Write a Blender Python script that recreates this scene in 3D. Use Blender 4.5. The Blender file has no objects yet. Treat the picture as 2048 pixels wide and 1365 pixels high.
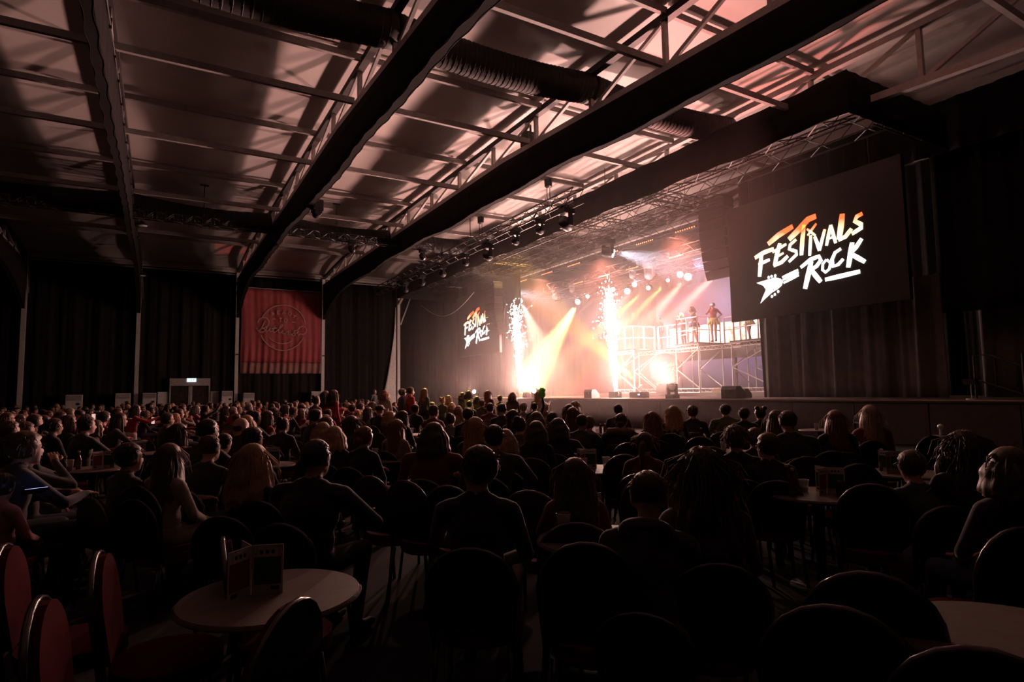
import bpy, bmesh, math, random
import numpy as np
from mathutils import Vector, Matrix, Euler
random.seed(7)
SC = bpy.context.scene
COL = SC.collection
PI = math.pi

# ------------------------------------------------------------------ camera, world haze, exposure
cam_d = bpy.data.cameras.new('camera')
cam_d.sensor_width = 36.0
cam_d.lens = 1203.0 / 2048.0 * 36.0
cam_d.clip_start = 0.05
cam_d.clip_end = 300
cam = bpy.data.objects.new('camera', cam_d)
COL.objects.link(cam)
_y, _p, _r = math.radians(30.45), math.radians(4.73), math.radians(-0.92)
_F = Vector((math.sin(_y) * math.cos(_p), math.cos(_y) * math.cos(_p), math.sin(_p)))
_R = Vector((math.cos(_y), -math.sin(_y), 0))
_U = _R.cross(_F)
_R2 = _R * math.cos(_r) + _U * math.sin(_r)
_U2 = -_R * math.sin(_r) + _U * math.cos(_r)
cam.matrix_world = Matrix(((_R2.x, _U2.x, -_F.x, 0), (_R2.y, _U2.y, -_F.y, 0), (_R2.z, _U2.z, -_F.z, 1.6), (0, 0, 0, 1)))
SC.camera = cam
SC.view_settings.view_transform = 'Standard'
SC.view_settings.look = 'None'
SC.view_settings.gamma = 1.0
SC.view_settings.exposure = EXPOSURE = 0.0
SC.view_settings.use_curve_mapping = False

world = bpy.data.worlds.new('hall_air')
SC.world = world
world.use_nodes = True
_nt = world.node_tree
_nt.nodes['Background'].inputs['Color'].default_value = (0.55, 0.22, 0.17, 1)
_nt.nodes['Background'].inputs['Strength'].default_value = 0.0
SC.cycles.volume_bounces = 0
SC.cycles.max_bounces = 5
SC.cycles.diffuse_bounces = 3
SC.cycles.glossy_bounces = 2
SC.cycles.transmission_bounces = 4
SC.cycles.transparent_max_bounces = 6
SC.cycles.sample_clamp_indirect = 4.0
SC.cycles.use_light_tree = True
SC.cycles.adaptive_threshold = 0.02

# ------------------------------------------------------------------ stage lights
def spot(name, loc, target, color, watts, angle, blend=0.35, radius=0.06):
    d = bpy.data.lights.new(name, 'SPOT')
    d.color = color; d.energy = watts; d.spot_size = math.radians(angle); d.spot_blend = blend
    d.shadow_soft_size = radius
    o = bpy.data.objects.new(name, d); COL.objects.link(o)
    o.location = loc
    o.rotation_euler = (Vector(target) - Vector(loc)).to_track_quat('-Z', 'Y').to_euler()
    return o
def point(name, loc, color, watts, radius=0.2):
    d = bpy.data.lights.new(name, 'POINT')
    d.color = color; d.energy = watts; d.shadow_soft_size = radius
    o = bpy.data.objects.new(name, d); COL.objects.link(o); o.location = loc
    return o
WARM = (1.0, 0.57, 0.48)
AMBER = (1.0, 0.55, 0.10)
RED = (1.0, 0.16, 0.12)
PINK = (1.0, 0.40, 0.42)
LAV = (0.72, 0.55, 1.0)
ICE = (0.72, 0.78, 1.0)
# the light of the two spark fountains, along the burning columns
for nm, bx, by, zs in (('fountain_glow', 18.0, 29.8, (2.2, 4.2)), ('fountain_glow', 18.0, 21.4, (2.4, 4.6))):
    for k, z in enumerate(zs):
        point(nm, (bx, by, z), WARM, (1400, 900)[k], 0.35)
# moving heads and washes on the stage rig (x, y, z) -> target
BEAMS = [
    ((23, 30.66, 7.2), (18.8, 31.4, 1.05), (1.0, .45, .12), 130000, 25, 0.14),
    ((23, 24.3, 7.1), (20.0, 27.1, 3.8), AMBER, 60000, 11, 0.08),
    ((23, 22.8, 7.25), (20.5, 26.4, 3.2), AMBER, 50000, 11, 0.08),
    ((23, 21.4, 7.25), (20.5, 24.5, 3.1), RED, 110000, 16, 0.14),
    ((23, 19.4, 7.2), (21.0, 22.5, 3.8), RED, 110000, 16, 0.14),
    ((23, 25.4, 7.4), (20.0, 25.6, 4.2), PINK, 18000, 12, 0.12),
    ((23, 27.2, 7.4), (20.0, 29.0, 3.0), PINK, 16000, 13, 0.12),
    ((21.6, 23.5, 1.75), (19.6, 25.6, 4.4), AMBER, 50000, 17, 0.08),
    ((20.4, 33.6, 7.6), (21.0, 31.9, 4.2), (1, .86, .6), 16000, 26, 0.12),
    ((17.5, 21.0, 7.9), (20.5, 17.6, 6.4), ICE, 9000, 34, 0.10),
    ((19.5, 34.4, 8.4), (21.0, 32.6, 7.6), ICE, 7000, 30, 0.10),
]
for k, (a, b, c, w, ang, rad) in enumerate(BEAMS):
    a = Vector(a); d = (Vector(b) - a).normalized()
    spot('stage_beam', a + d * .42, b, c, w, ang, 0.4, rad)
# lavender wash on the back cloth, white front light on the platform, amber floor light at the front rows
spot('cloth_wash', (22.5, 20.5, 7.9), (27, 20.5, 4.6), LAV, 1500, 95, 0.8, 0.2)
spot('cloth_wash', (22.5, 25.0, 7.9), (27, 24.5, 4.6), (1.0, 0.5, 0.62), 1000, 90, 0.8, 0.2)
spot('front_light', (11.6, 24.0, 7.1), (20.8, 19.8, 4.0), (1.0, 0.86, 0.82), 2600, 24, 0.6, 0.15)
spot('front_light', (11.6, 17.5, 7.1), (20.6, 21.5, 3.6), (1.0, 0.86, 0.82), 1400, 26, 0.6, 0.15)
# red audience washes hung on the stage border
spot('audience_wash', (11.2, 16.6, 7.3), (1.0, 14.0, 1.0), (1.0, 0.34, 0.26), 1500, 70, 0.8, 0.2)
spot('audience_wash', (11.2, 27.2, 7.3), (2.0, 24.0, 1.0), (1.0, 0.34, 0.26), 1500, 70, 0.8, 0.2)
spot('audience_wash', (11.2, 23.6, 7.0), (8.6, 17.6, 1.2), (1.0, 0.85, 0.15), 8000, 26, 0.6, 0.1)
# floor lamps at the stage edge fanned out over the hall
for a, b, w in (((17.2, 33.9, 1.55), (5.0, 22.0, 8.2), 1500), ((17.2, 26.9, 1.55), (7.0, 17.0, 8.8), 9500), ((17.4, 17.25, 1.65), (6.0, 11.0, 8.8), 10500)):
    a = Vector(a); d = (Vector(b) - a).normalized()
    spot('hall_wash', a + d * .5, b, (1.0, 0.53, 0.46), w, 95, 1.0, 0.35)
# added red spots without fixtures, tinting the haze and the rig
for y in (19.5, 25.0, 31.0):
    spot('added_rig_tint', (20.4, y, 8.6), (20.4, y + .2, 1.2), (1.0, 0.30, 0.22), 2000, 125, 0.8, 0.4)
# two red lamps thrown onto the roof cloth
spot('roof_splash', (17.2, 17.0, 2.0), (11.6, 8.6, 9.5), (1.0, 0.12, 0.1), 5000, 26, 0.4, 0.1)
spot('roof_splash', (16.9, 33.6, 1.9), (2.6, 35.5, 9.1), (1.0, 0.1, 0.08), 3500, 9, 0.4, 0.1)
# added warm spots without fixtures, giving the crowd's hair a lit rim
for a, b in (((11.1, 16.4, 7.1), (5.5, 4.5, 1.0)), ((11.1, 20.2, 7.1), (4.5, 8.0, 1.0)), ((11.1, 25.4, 7.1), (3.5, 14.0, 1.0))):
    spot('added_crowd_rim', a, b, (1.0, 0.56, 0.44), 1000, 62, 0.9, 0.12)

# ------------------------------------------------------------------ helpers
_mats = {}
def mat(name, col=(.5, .5, .5), rough=.6, metal=0.0, vary=.12, scale=8.0, bump=0.0, emit=None, strength=0.0, spec=None, trans=0.0, sheen=0.0, alpha=1.0, bscale=None):
    if name in _mats: return _mats[name]
    m = bpy.data.materials.new(name); m.use_nodes = True
    nt = m.node_tree; b = nt.nodes['Principled BSDF']
    tc = nt.nodes.new('ShaderNodeTexCoord'); nz = nt.nodes.new('ShaderNodeTexNoise')
    nz.inputs['Scale'].default_value = scale; nz.inputs['Detail'].default_value = 4
    nt.links.new(tc.outputs['Object'], nz.inputs['Vector'])
    rp = nt.nodes.new('ShaderNodeMapRange')
    rp.inputs['From Min'].default_value = .3; rp.inputs['From Max'].default_value = .7
    rp.inputs['To Min'].default_value = 1 - vary; rp.inputs['To Max'].default_value = 1 + vary
    nt.links.new(nz.outputs['Fac'], rp.inputs['Value'])
    mx = nt.nodes.new('ShaderNodeVectorMath'); mx.operation = 'SCALE'
    mx.inputs[0].default_value = col[:3]
    nt.links.new(rp.outputs['Result'], mx.inputs['Scale'])
    nt.links.new(mx.outputs[0], b.inputs['Base Color'])
    b.inputs['Roughness'].default_value = rough; b.inputs['Metallic'].default_value = metal
    if spec is not None: b.inputs['Specular IOR Level'].default_value = spec
    if trans: b.inputs['Transmission Weight'].default_value = trans
    if sheen: b.inputs['Sheen Weight'].default_value = sheen
    if alpha < 1: b.inputs['Alpha'].default_value = alpha
    if emit:
        b.inputs['Emission Color'].default_value = (*emit, 1); b.inputs['Emission Strength'].default_value = strength
    if bump:
        n2 = nt.nodes.new('ShaderNodeTexNoise'); n2.inputs['Scale'].default_value = bscale or scale * 4
        nt.links.new(tc.outputs['Object'], n2.inputs['Vector'])
        bp = nt.nodes.new('ShaderNodeBump'); bp.inputs['Strength'].default_value = bump
        nt.links.new(n2.outputs['Fac'], bp.inputs['Height']); nt.links.new(bp.outputs['Normal'], b.inputs['Normal'])
    _mats[name] = m
    return m
def no_light(m):
    m.cycles.emission_sampling = 'NONE'; return m

class MB:
    def __init__(s): s.v = []; s.f = []; s.m = []
    def add(s, vs, fs, mi=0):
        o = len(s.v); s.v += [tuple(v) for v in vs]; s.f += [tuple(i + o for i in f) for f in fs]; s.m += [mi] * len(fs); return s
    def box(s, c, d, M=None, mi=0):
        vs = [Vector((x * d[0] / 2, y * d[1] / 2, z * d[2] / 2)) for x in (-1, 1) for y in (-1, 1) for z in (-1, 1)]
        if M is not None: vs = [M @ v for v in vs]
        vs = [v + Vector(c) for v in vs]
        return s.add(vs, [(0, 1, 3, 2), (4, 6, 7, 5), (0, 4, 5, 1), (2, 3, 7, 6), (0, 2, 6, 4), (1, 5, 7, 3)], mi)
    def beam(s, a, b, w, h=None, mi=0, up=(0, 0, 1)):
        a, b = Vector(a), Vector(b); h = h or w; d = (b - a).normalized(); u = Vector(up)
        if abs(d.dot(u)) > .98: u = Vector((1, 0, 0))
        r = d.cross(u).normalized(); u = r.cross(d)
        vs = [p + r * x * w / 2 + u * y * h / 2 for p in (a, b) for x, y in ((-1, -1), (1, -1), (1, 1), (-1, 1))]
        return s.add(vs, [(0, 3, 2, 1), (4, 5, 6, 7), (0, 1, 5, 4), (1, 2, 6, 5), (2, 3, 7, 6), (3, 0, 4, 7)], mi)
    def tube(s, path, r, n=8, mi=0, cap=True):
        P = [Vector(p) for p in path]; R = r if hasattr(r, '__len__') else [r] * len(P); vs = []; prev = None
        for i, p in enumerate(P):
            d = (P[min(i + 1, len(P) - 1)] - P[max(i - 1, 0)]).normalized()
            if prev is None:
                u = Vector((0, 0, 1)) if abs(d.z) < .9 else Vector((1, 0, 0)); u = d.cross(u).normalized()
            else:
                u = (prev - d * prev.dot(d)); u = u.normalized() if u.length > 1e-6 else d.orthogonal().normalized()
            prev = u; w = d.cross(u)
            vs += [p + (u * math.cos(2 * PI * k / n) + w * math.sin(2 * PI * k / n)) * R[i] for k in range(n)]
        fs = [(i * n + k, i * n + (k + 1) % n, (i + 1) * n + (k + 1) % n, (i + 1) * n + k) for i in range(len(P) - 1) for k in range(n)]
        if cap: fs += [tuple(range(n - 1, -1, -1)), tuple((len(P) - 1) * n + k for k in range(n))]
        return s.add(vs, fs, mi)
    def lathe(s, prof, n=20, c=(0, 0, 0), mi=0, M=None, cap=True):
        vs = []
        for r, z in prof:
            for k in range(n):
                v = Vector((r * math.cos(2 * PI * k / n), r * math.sin(2 * PI * k / n), z)); v = M @ v if M is not None else v
                vs.append(v + Vector(c))
        fs = [(i * n + k, i * n + (k + 1) % n, (i + 1) * n + (k + 1) % n, (i + 1) * n + k) for i in range(len(prof) - 1) for k in range(n)]
        if cap: fs += [tuple(range(n - 1, -1, -1)), tuple((len(prof) - 1) * n + k for k in range(n))]
        return s.add(vs, fs, mi)
    def ball(s, c, r, n=12, m=8, M=None, mi=0):
        r = r if hasattr(r, '__len__') else (r, r, r); vs = []
        for i in range(1, m):
            a = PI * i / m
            for k in range(n):
                t = 2 * PI * k / n; vs.append(Vector((r[0] * math.sin(a) * math.cos(t), r[1] * math.sin(a) * math.sin(t), r[2] * math.cos(a))))
        vs += [Vector((0, 0, r[2])), Vector((0, 0, -r[2]))]
        if M is not None: vs = [M @ v for v in vs]
        vs = [v + Vector(c) for v in vs]; t, b = (m - 1) * n, (m - 1) * n + 1
        fs = [(i * n + k, (i + 1) * n + k, (i + 1) * n + (k + 1) % n, i * n + (k + 1) % n) for i in range(m - 2) for k in range(n)]
        fs += [(t, k, (k + 1) % n) for k in range(n)] + [(b, (m - 2) * n + (k + 1) % n, (m - 2) * n + k) for k in range(n)]
        return s.add(vs, fs, mi)
    def prism(s, pts, h, M, mi=0):
        n = len(pts); vs = [M @ Vector((x, y, 0)) for x, y in pts] + [M @ Vector((x, y, h)) for x, y in pts]
        return s.add(vs, [tuple(range(n - 1, -1, -1)), tuple(range(n, 2 * n))] + [(k, (k + 1) % n, n + (k + 1) % n, n + k) for k in range(n)], mi)
    def grid(s, fn, nu, nv, mi=0, flip=False):
        vs = [fn(i / nu, j / nv) for i in range(nu + 1) for j in range(nv + 1)]
        fs = [(i * (nv + 1) + j, (i + 1) * (nv + 1) + j, (i + 1) * (nv + 1) + j + 1, i * (nv + 1) + j + 1) for i in range(nu) for j in range(nv)]
        if flip: fs = [f[::-1] for f in fs]
        return s.add(vs, fs, mi)
    def sheet(s, fn, nu, nv, off, mi=0):          # a grid with real thickness (off = thickness vector)
        s.grid(fn, nu, nv, mi); o = Vector(off)
        s.grid(lambda u, v: Vector(fn(u, v)) + o, nu, nv, mi, True)
        a = len(s.v) - 2 * (nu + 1) * (nv + 1); b = a + (nu + 1) * (nv + 1); w = nv + 1
        rim = [i * w for i in range(nu + 1)] + [nu * w + j for j in range(1, nv + 1)] + [i * w + nv for i in range(nu - 1, -1, -1)] + [j for j in range(nv - 1, 0, -1)]
        for k in range(len(rim)):
            p, q = rim[k], rim[(k + 1) % len(rim)]
            s.f.append((a + q, a + p, b + p, b + q)); s.m.append(mi)
        return s
    def mesh(s, name, mats, smooth=False):
        me = bpy.data.meshes.new(name); me.from_pydata(s.v, [], s.f)
        for m in (mats if isinstance(mats, (list, tuple)) else [mats]): me.materials.append(m)
        me.polygons.foreach_set('material_index', s.m)
        if smooth: me.polygons.foreach_set('use_smooth', [True] * len(s.f))
        me.update(); return me
    def build(s, name, mats, parent=None, loc=None, rz=0, smooth=False):
        return put(name, s.mesh(name, mats, smooth), parent, loc, rz)
def put(name, me, parent=None, loc=None, rz=0):
    o = bpy.data.objects.new(name, me); COL.objects.link(o)
    if parent: o.parent = parent
    if loc is not None: o.location = loc
    if rz: o.rotation_euler = (0, 0, rz)
    return o
def tag(o, label=None, cat=None, group=None, kind=None):
    if label: o['label'] = label
    if cat: o['category'] = cat
    if group: o['group'] = group
    if kind: o['kind'] = kind
    return o
def empty(name, loc=(0, 0, 0), rz=0):
    o = bpy.data.objects.new(name, None); COL.objects.link(o); o.location = loc; o.rotation_euler = (0, 0, rz); o.empty_display_size = .1
    return o
KIDS = {}
def copy_tree(o, parent=None, loc=None, rz=None):
    c = o.copy(); COL.objects.link(c); c.parent = parent
    if loc is not None: c.location = loc
    if rz is not None: c.rotation_euler = (0, 0, rz)
    for ch in list(o.children): copy_tree(ch, c)
    return c
def lerp(a, b, t): return a + (b - a) * t

# ------------------------------------------------------------------ materials of the place
M_MEMB = mat('roof_membrane', (.60, .53, .50), .55, vary=.06, scale=.7, bump=.05, bscale=1.3)
M_ALU = mat('aluminium', (.42, .40, .39), .45, .55, vary=.1)
M_BEAMW = mat('pale_beam', (.55, .51, .49), .55, .1, vary=.1)
M_DARKB = mat('dark_beam', (.07, .06, .058), .6, .2)
M_DRAPE = mat('black_drape', (.013, .0105, .01), .95, vary=.25, scale=3, spec=.2)
M_DRAPE2 = mat('charcoal_curtain', (.11, .096, .092), .9, vary=.2, scale=3, sheen=.08)
M_TRUSS = mat('black_truss', (.035, .03, .03), .5, .4)
M_STEEL = mat('bright_scaffold', (.8, .78, .76), .4, .3)
M_BLK = mat('black_housing', (.018, .017, .017), .5)
M_GLOSSB = mat('gloss_black', (.015, .014, .014), .22)
M_FLOOR = mat('dark_carpet', (.009, .007, .007), .95, vary=.35, scale=5, bump=.3, bscale=220)
M_DECK = mat('stage_deck', (.13, .09, .07), .38, vary=.2, scale=2.5, bump=.1)
M_FASC = mat('stage_fascia', (.06, .05, .05), .75, vary=.2)
M_WHITE = mat('white_panel', (.55, .50, .47), .6)
M_DUCT = mat('black_flexible_duct', (.028, .024, .023), .7, vary=.25)
def emis(name, col, s, sample=False):
    m = mat(name, (.8, .8, .8), .5, emit=col, strength=s)
    if not sample: no_light(m)
    return m

# ------------------------------------------------------------------ floor, ceiling and walls
tag(MB().box((9, 15.5, -.1), (46, 49, .2)).build('floor', M_FLOOR), kind='structure')

RX = [-11.05, -6.05, -1.05, 3.95, 8.95, 13.97, 19.0, 24.0, 29.0]        # roof truss lines, 5 m apart
UPY = [-6, -1.4, 3.3, 8.6, 13.35, 18.05, 23.3, 28.6, 33.6, 38.6]         # upper purlins
LOY = [4.2, 8.75, 14.0, 18.7, 24.2, 29.9]                                 # lower purlins
YW = 39.0
def zbot(y): return 8.6 if y > 15.5 else max(7.5, 8.6 - .056 * (15.5 - y))      # height of the trusses' bottom chord
ceil = empty('ceiling'); tag(ceil, kind='structure')
def roof_z(y): return 9.56 - .45 * max(0, (y - 33.6) / 5.4) ** 2
def bay(x0, x1, seed):
    rr = random.Random(seed); ph = [rr.uniform(0, 6) for _ in range(8)]
    def fn(u, v):
        y = lerp(-7.9, YW + .25, v); x = lerp(x0, x1, u)
        k = max(i for i in range(len(UPY)) if UPY[i] <= y + 1e-6) if y >= UPY[0] else 0
        k = min(k, len(UPY) - 2); t = (y - UPY[k]) / (UPY[k + 1] - UPY[k]); t = min(max(t, 0), 1)
        bulge = .03 * math.sin(PI * u) ** .7 * math.sin(PI * t) ** .8
        wr = .008 * math.sin(8 * u + 5 * t + ph[k % 8]) + .006 * math.sin(23 * u - 9 * t + ph[(k + 3) % 8]) * (1 - math.sin(PI * u) * .6)
        return (x, y, roof_z(y) + bulge + wr * math.sin(PI * u))
    return MB().grid(fn, 24, 168)
for i in range(len(RX) - 1):
    bay(RX[i], RX[i + 1], i).build('membrane_panel', M_MEMB, ceil, smooth=True)
MB().box((9, 15.5, 10.35), (46, 49, .1)).build('roof_cover', M_DARKB, ceil)
pm = MB().box((0, 0, 0), (4.9, .09, .15)).mesh('purlin', mat('purlin_grey', (.34, .31, .29), .6))
for i in range(len(RX) - 1):
    xm = (RX[i] + RX[i + 1]) / 2
    for y in UPY: put('purlin', pm, ceil, (xm, y, roof_z(y) - .14))
    if i < 5:
        for y in LOY: put('purlin', pm, ceil, (xm, y, zbot(y) + .14))

def folds(y, k=0): return .06 * math.sin(y * 5.1 + k) + .035 * math.sin(y * 11.7 + 2 * k) + .02 * math.sin(y * 23 + k)
# far wall: black drape in folds behind pale posts
wf = empty('wall_far'); tag(wf, kind='structure')
MB().box((9, YW + .55, 4.7), (46, .1, 9.6)).build('backing', M_DARKB, wf)
for i, (x0, x1) in enumerate(zip(RX[:-1], RX[1:])):
    MB().sheet(lambda u, v, x0=x0, x1=x1: (lerp(x0, x1, u), YW + .22 + folds(lerp(x0, x1, u), x0), lerp(.02, 8.9, v)), 70, 4, (0, .02, 0)).build('drape_panel', M_DRAPE, wf, smooth=True)
    MB().box(((x0 + x1) / 2, YW + .05, 9.0), (4.86, .16, .17)).build('eave_beam', M_BEAMW, wf)
    MB().box(((x0 + x1) / 2, YW + .1, 8.82), (4.86, .06, .07)).build('eave_rail', M_ALU, wf)
for x in RX[1:6]:
    MB().box((x, YW, 4.5), (.19, .22, 9.0)).build('post', M_BEAMW, wf)
    g = MB().tube([(x + .16, YW - .12, 7.0), (x + .14, YW - .2, 8.0), (x + .05, YW - .5, 8.8)], .03, 6)
    g.build('cable', M_BLK, wf)
for x in (3.95, 8.95): MB().box((x + .02, YW - .14, 4.0), (.16, .05, .07)).build('clamp', M_BLK, wf)
# other walls (black drape), behind and beside the camera
MB().sheet(lambda u, v: (lerp(-13.9, 31.9, u), -8.4 + folds(lerp(-13.9, 31.9, u)), lerp(.02, 9.3, v)), 300, 2, (0, -.02, 0)).build('wall_near', M_DRAPE, smooth=True)['kind'] = 'structure'
MB().sheet(lambda u, v: (-13.6 + folds(lerp(-8, 39, u)), lerp(-8, 39, u), lerp(.02, 9.3, v)), 300, 2, (-.02, 0, 0)).build('wall_rear', M_DRAPE, smooth=True)['kind'] = 'structure'
MB().sheet(lambda u, v: (29.5 + folds(lerp(-8, 39, u)), lerp(-8, 39, u), lerp(.02, 9.3, v)), 300, 2, (.02, 0, 0)).build('wall_stage', M_DRAPE, smooth=True)['kind'] = 'structure'

# ------------------------------------------------------------------ roof trusses with hanging drape
TL = {-6.05: 'roof truss over the dark left end of the hall, hidden in shadow', -1.05: 'roof truss ending at the post left of the exit doors, black drape below it',
      3.95: 'draped roof truss ending at the post left of the red banner', 8.95: 'draped roof truss ending at the post right of the red banner',
      13.97: 'undraped pale roof truss in front of the stage opening', 19.0: 'pale roof truss over the stage rig', 24.0: 'pale roof truss over the rear of the stage', 29.0: 'roof truss against the wall behind the stage'}
for x in RX[1:]:
    t = tag(empty('roof_truss', (x, 0, 0)), TL[x], 'truss', 'roof trusses')
    draped = -7 < x < 10
    ys = [-6.3 + 2.5 * k for k in range(19)]
    zt, zb = 9.34, 8.52
    MB().beam((0, -7.8, zt), (0, 34, zt), .17, .16).beam((0, 34, zt), (0, YW, 8.98), .17, .16).build('top_chord', M_DARKB if draped else M_BEAMW, t)
    MB().beam((0, -7.8, zbot(-7.8)), (0, -4.1, zbot(-4.1)), .16, .17).beam((0, -4.1, zbot(-4.1)), (0, 15.5, 8.6), .16, .17).beam((0, 15.5, 8.6), (0, 36.8, 8.6), .16, .17).beam((0, 36.8, 8.6), (0, YW - .1, 7.6), .14, .14).build('bottom_chord', M_BEAMW, t)
    for k, y in enumerate(ys):
        if y > 37.5: continue
        MB().beam((0, y, zbot(y) + .06), (0, y, zt - .06), .1, .1).build('web_post', M_BEAMW, t)
        if k + 1 < len(ys) and ys[k + 1] < 38: MB().beam((0, y + .1, zt - .08), (0, ys[k + 1] - .12, zbot(ys[k + 1]) + .08), .07, .09).build('web_diagonal', M_BEAMW, t)
    if draped:
        rr = random.Random(int(x * 10)); p1, p2 = rr.uniform(0, 6), rr.uniform(0, 6)
        def low(y):
            z = (7.62 if y > 22 else 7.62 - .0235 * (22 - y) if y > 4 else 7.2) + .05 * math.sin(y * .55 + p1) + .035 * math.sin(y * 1.35 + p2) - (.06 if x < 5 else 0) - max(0, 5 - y) * .03
            if y > 33: z -= ((y - 33) / 5.7) ** 1.5 * 1.3
            return z
        d = MB()
        for sx in (-1, 1):
            d.sheet(lambda u, v, sx=sx: (sx * (.085 + .02 * math.sin(u * 300) * v), lerp(-7.8, YW - .25, u), lerp(zbot(lerp(-7.8, YW - .25, u)) - .07, low(lerp(-7.8, YW - .25, u)), v)), 220, 4, (-sx * .012, 0, 0))
        d.grid(lambda u, v: (lerp(-.085, .085, v), lerp(-7.8, YW - .25, u), low(lerp(-7.8, YW - .25, u)) + .005), 220, 1, 0, True)
        d.build('drape', M_DRAPE, t, smooth=True)
        # cable bundle clipped along the bottom chord
        MB().tube([(.1, y, zbot(y) - .04 + .015 * math.sin(y * 3)) for y in np.linspace(-7, 38, 60)], .022, 5).build('cable', M_BLK, t)
        for y in np.arange(-6, 36, 1.25): MB().box((.1, float(y), zbot(float(y))), (.06, .03, .2)).build('clip', M_BLK, t)
LOGO = [
    ([(1.091, 5.884), (1.46, 5.996), (1.813, 6.036)],0.15),
    ([(1.349, 5.926), (1.291, 5.579), (1.232, 5.226)],0.15),
    ([(1.218, 5.637), (1.648, 5.718)],0.115),
    ([(1.617, 6.237), (2.005, 6.436), (2.528, 6.602)],0.184),
    ([(2.049, 6.173), (1.921, 5.835), (1.817, 5.49)],0.15),
    ([(1.764, 5.933), (2.267, 6.092)],0.098),
    ([(1.78, 5.486), (2.071, 5.548), (2.302, 5.704)],0.127),
    ([(1.843, 5.733), (2.158, 5.829)],0.081),
    ([(2.615, 6.162), (2.403, 6.041), (2.361, 5.913), (2.593, 5.79), (2.598, 5.685), (2.325, 5.509)],0.109),
    ([(2.368, 6.218), (2.699, 6.429), (3.046, 6.69), (3.306, 6.724)],0.196),
    ([(2.907, 6.56), (2.825, 6.114), (2.762, 5.631)],0.138),
    ([(2.996, 6.404), (3.254, 6.137)],0.075),
    ([(3.303, 6.496), (3.005, 6.196)],0.075),
    ([(3.107, 6.182), (3.032, 5.565)],0.104),
    ([(3.226, 6.113), (3.298, 5.894), (3.356, 5.65)],0.115),
    ([(3.56, 6.256), (3.46, 5.969), (3.356, 5.65)],0.098),
    ([(3.75, 6.339), (3.661, 6.047), (3.581, 5.751)],0.104),
    ([(3.75, 6.339), (3.804, 6.063), (3.866, 5.768)],0.104),
    ([(3.592, 5.938), (3.838, 5.971)],0.063),
    ([(4.114, 6.58), (4.053, 6.224), (3.97, 5.852)],0.173),
    ([(3.95, 5.837), (4.169, 5.894), (4.354, 6.082)],0.127),
    ([(4.687, 6.437), (4.526, 6.394), (4.462, 6.276), (4.631, 6.138), (4.624, 6.035), (4.354, 5.928)],0.132),
    ([(3.075, 5.383), (2.941, 4.96), (2.819, 4.572)],0.161),
    ([(2.717, 5.257), (3.051, 5.439), (3.325, 5.485), (3.38, 5.354), (3.234, 5.201), (2.971, 5.098)],0.127),
    ([(3.058, 5.117), (3.195, 4.906), (3.34, 4.701)],0.15),
    ([(3.555, 5.339), (3.435, 5.233), (3.414, 5.057), (3.501, 4.962), (3.629, 5.047), (3.67, 5.217), (3.565, 5.337)],0.086),
    ([(4.012, 5.569), (3.828, 5.491), (3.726, 5.305), (3.743, 5.095), (3.905, 5.123), (4.061, 5.258)],0.109),
    ([(4.348, 5.679), (4.268, 5.322), (4.189, 4.982)],0.15),
    ([(4.624, 5.731), (4.452, 5.522), (4.241, 5.347)],0.127),
    ([(4.28, 5.367), (4.47, 5.214), (4.673, 5.051)],0.138),
    ([(3.478, 4.747), (3.962, 4.772), (4.518, 4.807)],0.138),
    ([(2.065, 5.06), (2.625, 5.202)],0.075),
    ([(2.078, 4.973), (2.636, 5.117)],0.075),
    ([(2.101, 4.874), (2.637, 5.034)],0.081),
]
LOGO_HEAD = [(1.107, 5.037), (1.573, 5.08), (1.806, 5.105), (2.004, 5.028), (2.081, 4.92), (2.026, 4.801), (1.891, 4.716), (1.669, 4.632), (1.401, 4.466), (1.219, 4.338), (1.318, 4.532), (1.456, 4.757), (1.352, 4.909)]
LOGO_PEGS = [(1.577, 5.144), (1.688, 5.158), (1.821, 5.156), (1.662, 4.505), (1.773, 4.553), (1.898, 4.63)]
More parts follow.
